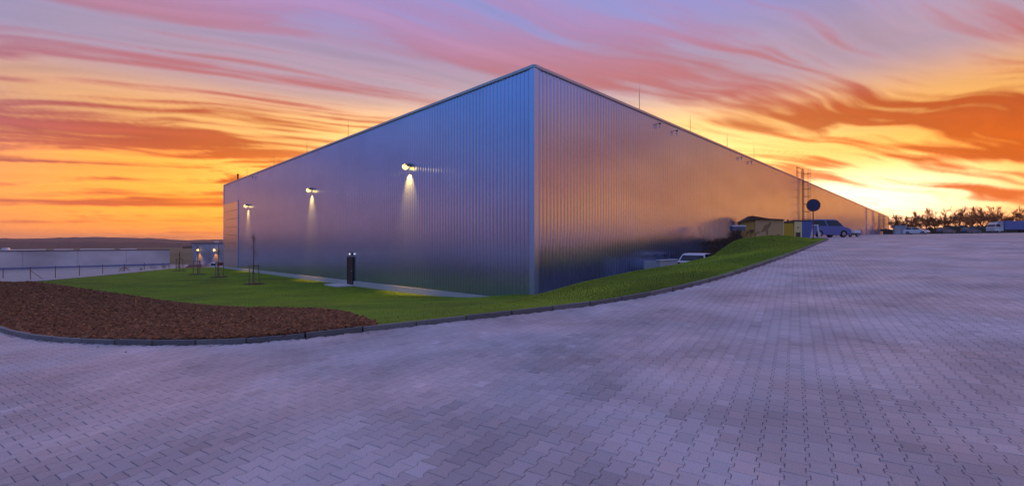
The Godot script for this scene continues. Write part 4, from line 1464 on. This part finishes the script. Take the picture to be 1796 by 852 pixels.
# ---------------------------------------------------------------- far left
func far_left() -> void:
	sapling("young staked tree on the lawn nearest the hall wall", -20.3, 34.4, 4.2)
	sapling("young staked tree on the lawn, second from the hall wall", -28.4, 42.4, 3.4)
	sapling("young staked tree on the lawn, third from the hall wall", -33.6, 46.8, 3.2)
	sapling("young staked tree on the lawn, farthest from the hall wall", -41.0, 54.0, 2.6)
	# low white hall
	var by := -4.9
	var a := Vector2(-127, 89)
	var b := Vector2(-96.2, 123)
	var dir := (b - a).normalized()
	var nb := Basis(Vector3(dir.x, 0, -dir.y), Vector3.UP, Vector3(dir.x, 0, -dir.y).cross(Vector3.UP))
	var mid := (a + b) / 2
	var ln := a.distance_to(b)
	var wh := thing("white_hall", "long low white industrial hall behind the post fence", "building", P(mid.x, by, mid.y))
	wh.basis = nb
	var n := 5
	for k in n:
		var g := Geo.new()
		g.box(xf(Vector3(-ln / 2 + (k + 0.5) * ln / n, 2.25, -9.0)), Vector3(ln / n - 0.03, 4.5, 18.0), 0.02)
		obj("wall_panel", g, mats.white_wall, wh)
	var g := Geo.new()
	g.box(xf(Vector3(0, 4.57, -9.0)), Vector3(ln + 0.3, 0.14, 18.3), 0.02)
	obj("roof", g, mats.roofing, wh)
	g = Geo.new()
	g.box(xf(Vector3(0, 0.55, 0.03)), Vector3(ln, 0.35, 0.05), 0.01)
	obj("base_rail", g, mats.sheet_blue, wh)
	for k in 8:
		g = Geo.new()
		g.box(xf(Vector3(-ln * 0.33 + k * ln * 0.092 + (k % 3) * 0.6, 4.74, -6.0 - (k % 2) * 1.5)), Vector3(ln * 0.075, 0.22, 1.8), 0.05)
		obj("rooflight", g, mats.white_paint, wh)
	g = Geo.new()
	g.tube(Vector3(-ln * 0.16, 4.6, -7.0), Vector3(-ln * 0.16, 5.3, -7.0), 0.9, 0.6, 14)
	obj("roof_cowl", g, mats.white_paint, wh)
	# the ground it stands on
	g = Geo.new()
	g.quad(P(-220, -4.78, 60), P(-48, -4.78, 66), P(-48, -4.78, 125), P(-220, -4.78, 140))
	struct(obj("far_yard", g, mats.path), "pale yard in front of the low white hall", "yard")
	# fence
	var fa := Vector2(-74, 60)
	var fb := Vector2(-64, 84)
	var fn := thing("fence", "wire fence on slim steel posts before the white hall", "fence", P(fa.x, -4.6, fa.y))
	for k in 9:
		var t := k / 8.0
		var q := fa.lerp(fb, t) - fa
		var u := -1.1768 + 0.0
		var px: float = [4, 52, 96, 138, 179, 217, 252, 285, 312][k]
		var kx := (px - 898.0) / 769.0
		# posts at the even spacing the fence has
		var s := (kx * fa.y - fa.x) / ((fb.x - fa.x) - kx * (fb.y - fa.y))
		q = (fb - fa) * s
		u = u
		g = Geo.new()
		var topy := 2.05
		g.tube(Vector3(q.x, 0, -q.y), Vector3(q.x, topy + 0.55, -q.y), 0.045, 0.045, 8)
		obj("post", g, mats.rust_steel, fn)
		if k in [1, 5]:
			for e in ([1.0] if k == 1 else [-1.0, 1.0]):
				g = Geo.new()
				var dd: Vector2 = (fb - fa).normalized() * 1.9 * e
				g.tube(Vector3(q.x, topy, -q.y), Vector3(q.x + dd.x, 0.1, -q.y - dd.y), 0.035, 0.035, 6)
				obj("brace", g, mats.rust_steel, fn)
	for k in 5:
		g = Geo.new()
		var q := (fb - fa) * 1.25
		var q0 := (fb - fa) * -0.2
		g.tube(Vector3(q0.x, 0.35 + k * 0.5, -q0.y), Vector3(q.x, 0.35 + k * 0.5, -q.y), 0.008, 0.008, 4)
		obj("wire", g, mats.steel, fn)
	for k in 7:
		var s := 0.62 + k * 0.085
		var q := fa.lerp(fb, s) + Vector2(1.2 + rng.randf(), 0)
		shrub("low_shrub", "low pale twiggy shrub at the foot of the post fence", P(q.x, -4.4, q.y), rng.randf_range(1.7, 2.3), 0.5, mats.stake, "low shrubs along the fence", 7)
	# lilac hall with two lit lamps
	var lh := thing("lilac_hall", "pale lilac building with two lit wall lamps beyond the lawn", "building", P(-69.4, -4.7, 95.0), 0.0)
	lh.rotation.y = deg_to_rad(-6.0)
	for k in 4:
		g = Geo.new()
		g.box(xf(Vector3(2.05 + k * 4.1, 3.05, -6.0)), Vector3(4.07, 6.1, 12.0), 0.02)
		obj("wall_panel", g, mats.lilac_wall, lh)
	g = Geo.new()
	g.box(xf(Vector3(8.2, 6.2, -6.0)), Vector3(16.7, 0.16, 12.3), 0.03)
	obj("roof", g, mats.roofing, lh)
	g = Geo.new()
	g.box(xf(Vector3(5.4, 6.45, -0.3)), Vector3(0.9, 0.35, 0.2), 0.03)
	obj("roof_sign", g, mats.white_paint, lh)
	for k in 2:
		var t := thing("outdoor_lamp", "lit lamp on the lilac building, behind the parked cars" if k else "lit lamp on the lilac building, nearer its open corner", "lamp", P(-69.4, -4.7, 95.0) + Basis(Vector3.UP, deg_to_rad(-6.0)) * Vector3(1.75 + k * 3.85, 4.75, 0.02), deg_to_rad(-6.0), "lamps on the lilac building")
		g = Geo.new()
		g.box(xf(Vector3(0, 0.1, 0.2)), Vector3(0.1, 0.1, 0.4), 0.01)
		obj("bracket", g, mats.dark_metal, t)
		g = Geo.new()
		g.ball(Vector3(0, -0.02, 0.5), Vector3(0.2, 0.2, 0.2))
		obj("lens", g, mats.glow, t)
		var l := SpotLight3D.new()
		l.name = "outdoor_lamp_light"
		l.light_color = Color(1.0, 0.68, 0.28)
		l.light_energy = 7.0
		l.light_size = 0.12
		l.spot_angle = 32.0
		l.spot_angle_attenuation = 0.8
		l.spot_range = 30.0
		l.spot_attenuation = 2.0
		l.shadow_enabled = true
		t.add_child(l)
		l.position = Vector3(0, -0.3, 0.55)
		l.basis = Basis.looking_at(Vector3(0, -1, -0.3).normalized(), Vector3.FORWARD)
	car("parked_car", "red car parked by the lilac building", "car", P(-65.4, -4.25, 90.0), deg_to_rad(150.0), mats.red_car, HATCH_LOW, HATCH_TOP, [-1.25, 1.25], 1.72, 0.31)
	car("parked_car", "grey-white car beside the red car by the lilac building", "car", P(-62.6, -4.25, 91.2), deg_to_rad(140.0), mats.white_car, HATCH_LOW, HATCH_TOP, [-1.25, 1.25], 1.72, 0.31)
	car("parked_van", "white van half hidden by the hall's far edge", "van", P(-59.6, -4.25, 90.5), deg_to_rad(70.0), mats.white_car, VAN_LOW, VAN_TOP, [-1.45, 1.4], 1.85, 0.34)
	# hedge lines in the fields
	for q in [[-150.0, 330.0, 160.0], [-240.0, 520.0, 300.0]]:
		g = Geo.new()
		var nz := FastNoiseLite.new()
		nz.seed = int(q[1])
		nz.frequency = 0.09
		var prev := []
		for k in 121:
			var x: float = q[0] - q[2] / 2 + q[2] * k / 120.0
			var h: float = 3.0 + 2.6 * nz.get_noise_1d(x) + 1.2 * nz.get_noise_1d(x * 6.0)
			var cur := [P(x, -5.5, q[1] - 2.0), P(x, -4.8 + h * 0.7, q[1] - 1.6), P(x, -4.8 + h, q[1]), P(x, -4.8 + h * 0.6, q[1] + 2.0)]
			if prev:
				for j in 3: g.quad(prev[j], cur[j], cur[j + 1], prev[j + 1])
			prev = cur
		var hd := obj("hedge", g, mats.evergreen)
		hd.set_meta("kind", "stuff")
		tag(hd, "dark field hedge behind the lilac building" if q[1] < 400.0 else "farther dark hedgerow across the fields", "hedge")

# ---------------------------------------------------------------- far right
func far_right() -> void:
	var spots := [[1572, 372, 112, .5], [1590, 376, 118, .55], [1607, 366, 121, .5], [1626, 362, 126, .5], [1641, 364, 120, .45], [1660, 368, 124, .5], [1684, 354, 128, .75], [1706, 352, 131, .8], [1724, 360, 134, .5], [1744, 352, 131, .55], [1762, 364, 136, .5], [1779, 360, 130, .6], [1800, 358, 134, .6], [1835, 356, 134, .6]]
	var words := ["small bare tree just beyond the hall's far end", "bare tree behind the grey utility hut", "upright bare tree behind the white hatchback", "taller upright bare tree right of the white hatchback", "slim bare tree left of the low gap in the treeline", "low bare tree in the gap of the treeline", "broad dense bare tree, left one of the big pair", "broad dense bare tree, right one of the big pair", "slim bare tree between the big pair and the truck", "tall pointed bare tree behind the truck cab", "bare tree behind the blue truck box", "bare tree behind the rear of the blue truck box", "bare tree past the blue truck, second behind it", "bare tree past the blue truck, outermost"]
	for k in spots.size():
		var s: Array = spots[k]
		var x: float = (s[0] - 898.0) / 769.0 * s[2]
		var y := lot_y(x, s[2]) - 0.3
		var h: float = (425.0 - s[1]) / 769.0 * s[2] + EYE - y
		bare_tree("bare_tree", words[k], P(x, y, s[2]), h, s[3], "bare trees along the far edge of the yard", 5)
	# hedge under the trees
	var g := Geo.new()
	var nz := FastNoiseLite.new()
	nz.seed = 77
	nz.frequency = 0.35
	var prev := []
	for k in 141:
		var u := lerpf(1545.0, 1900.0, k / 140.0)
		var z := 122.0
		var x := (u - 898.0) / 769.0 * z
		var y := lot_y(x, z)
		var h := 1.5 + 0.6 * nz.get_noise_1d(x) + 0.5 * nz.get_noise_1d(x * 5.0) + 0.6 * smoothstep(1600.0, 1690.0, u)
		var cur := [P(x, y - 1, z - 1.0), P(x, y + h * 0.7, z - 0.8), P(x, y + h, z), P(x, y + h * 0.6, z + 1.5)]
		if prev:
			for j in 3: g.quad(prev[j], cur[j], cur[j + 1], prev[j + 1])
		prev = cur
	var hd := obj("hedge", g, mats.evergreen)
	hd.set_meta("kind", "stuff")
	tag(hd, "dark low hedge below the bare trees", "hedge")
	# utility hut
	var at := Vector2(96.6, 109.0)
	var hut := thing("utility_hut", "small grey utility hut at the far edge of the yard", "hut", P(at.x, lot_y(at.x, at.y), at.y), deg_to_rad(-30.0))
	g = Geo.new()
	g.box(xf(Vector3(0, 1.1, 0)), Vector3(2.3, 2.2, 2.0), 0.03)
	obj("body", g, mats.white_wall, hut)
	g = Geo.new()
	g.box(xf(Vector3(0, 2.26, 0)), Vector3(2.5, 0.12, 2.2), 0.03)
	obj("roof", g, mats.roofing, hut)
	g = Geo.new()
	g.box(xf(Vector3(0.3, 1.0, 1.01)), Vector3(0.8, 1.8, 0.05), 0.01)
	obj("door", g, mats.steel, hut)
	at = Vector2(87.8, 95.0)
	car("parked_car", "white hatchback parked right of the utility hut", "car", P(at.x, lot_y(at.x, at.y), at.y), deg_to_rad(-62.0), mats.white_car, HATCH_LOW, HATCH_TOP, [-1.25, 1.25], 1.72, 0.31)
	at = Vector2(113.0, 114.0)
	car("parked_car", "dark grey car parked under the hedge, left of its twin", "car", P(at.x, lot_y(at.x, at.y), at.y), deg_to_rad(10.0), mats.grey_car, HATCH_LOW, HATCH_TOP, [-1.25, 1.25], 1.72, 0.31)
	at = Vector2(119.5, 114.0)
	car("parked_car", "dark grey car parked between its twin and the truck", "car", P(at.x, lot_y(at.x, at.y), at.y), deg_to_rad(4.0), mats.grey_car, HATCH_LOW, HATCH_TOP, [-1.25, 1.25], 1.72, 0.31)
	# lorry: pale cab, blue box
	at = Vector2(124.5, 113.0)
	var tk := thing("truck", "lorry with pale cab and long blue box body", "truck", P(at.x, lot_y(at.x, at.y), at.y), deg_to_rad(-8.0))
	g = Geo.new()
	g.prism(PackedVector2Array([Vector2(-.95, .55), Vector2(1.1, .55), Vector2(1.1, 2.85), Vector2(.1, 2.85), Vector2(-.55, 2.2), Vector2(-.75, 1.6), Vector2(-.95, 1.45)]), xf(Vector3(0, 0, -1.15)), 2.3)
	obj("cab", g, mats.white_wall, tk)
	g = Geo.new()
	g.quad(Vector3(-.48, 2.25, 1.16), Vector3(-.62, 1.62, 1.16), Vector3(.4, 1.62, 1.16), Vector3(.4, 2.25, 1.16))
	obj("side_window", g, mats.glass, tk)
	g = Geo.new()
	g.quad(Vector3(-.775, 1.62, -1.0), Vector3(-.775, 1.62, 1.0), Vector3(-.575, 2.2, 1.0), Vector3(-.575, 2.2, -1.0))
	obj("windscreen", g, mats.glass, tk)
	g = Geo.new()
	g.box(xf(Vector3(5.6, 1.95, 0)), Vector3(8.6, 2.2, 2.45), 0.04)
	obj("box_body", g, mats.blue_paint, tk)
	g = Geo.new()
	g.box(xf(Vector3(4.8, 0.75, 0)), Vector3(10.0, 0.2, 1.0), 0.02)
	obj("chassis", g, mats.plastic, tk)
	for wx in [0.2, 6.8, 8.0]:
		for e in [-1.0, 1.0]: wheel(tk, Vector3(wx, 0.48, e), 0.48, 0.28)
	for e in [-0.8, 0.8]:
		g = Geo.new()
		g.box(xf(Vector3(-.97, 0.85, e)), Vector3(0.06, 0.18, 0.35), 0.01)
		obj("headlight", g, mats.head_lamp, tk)
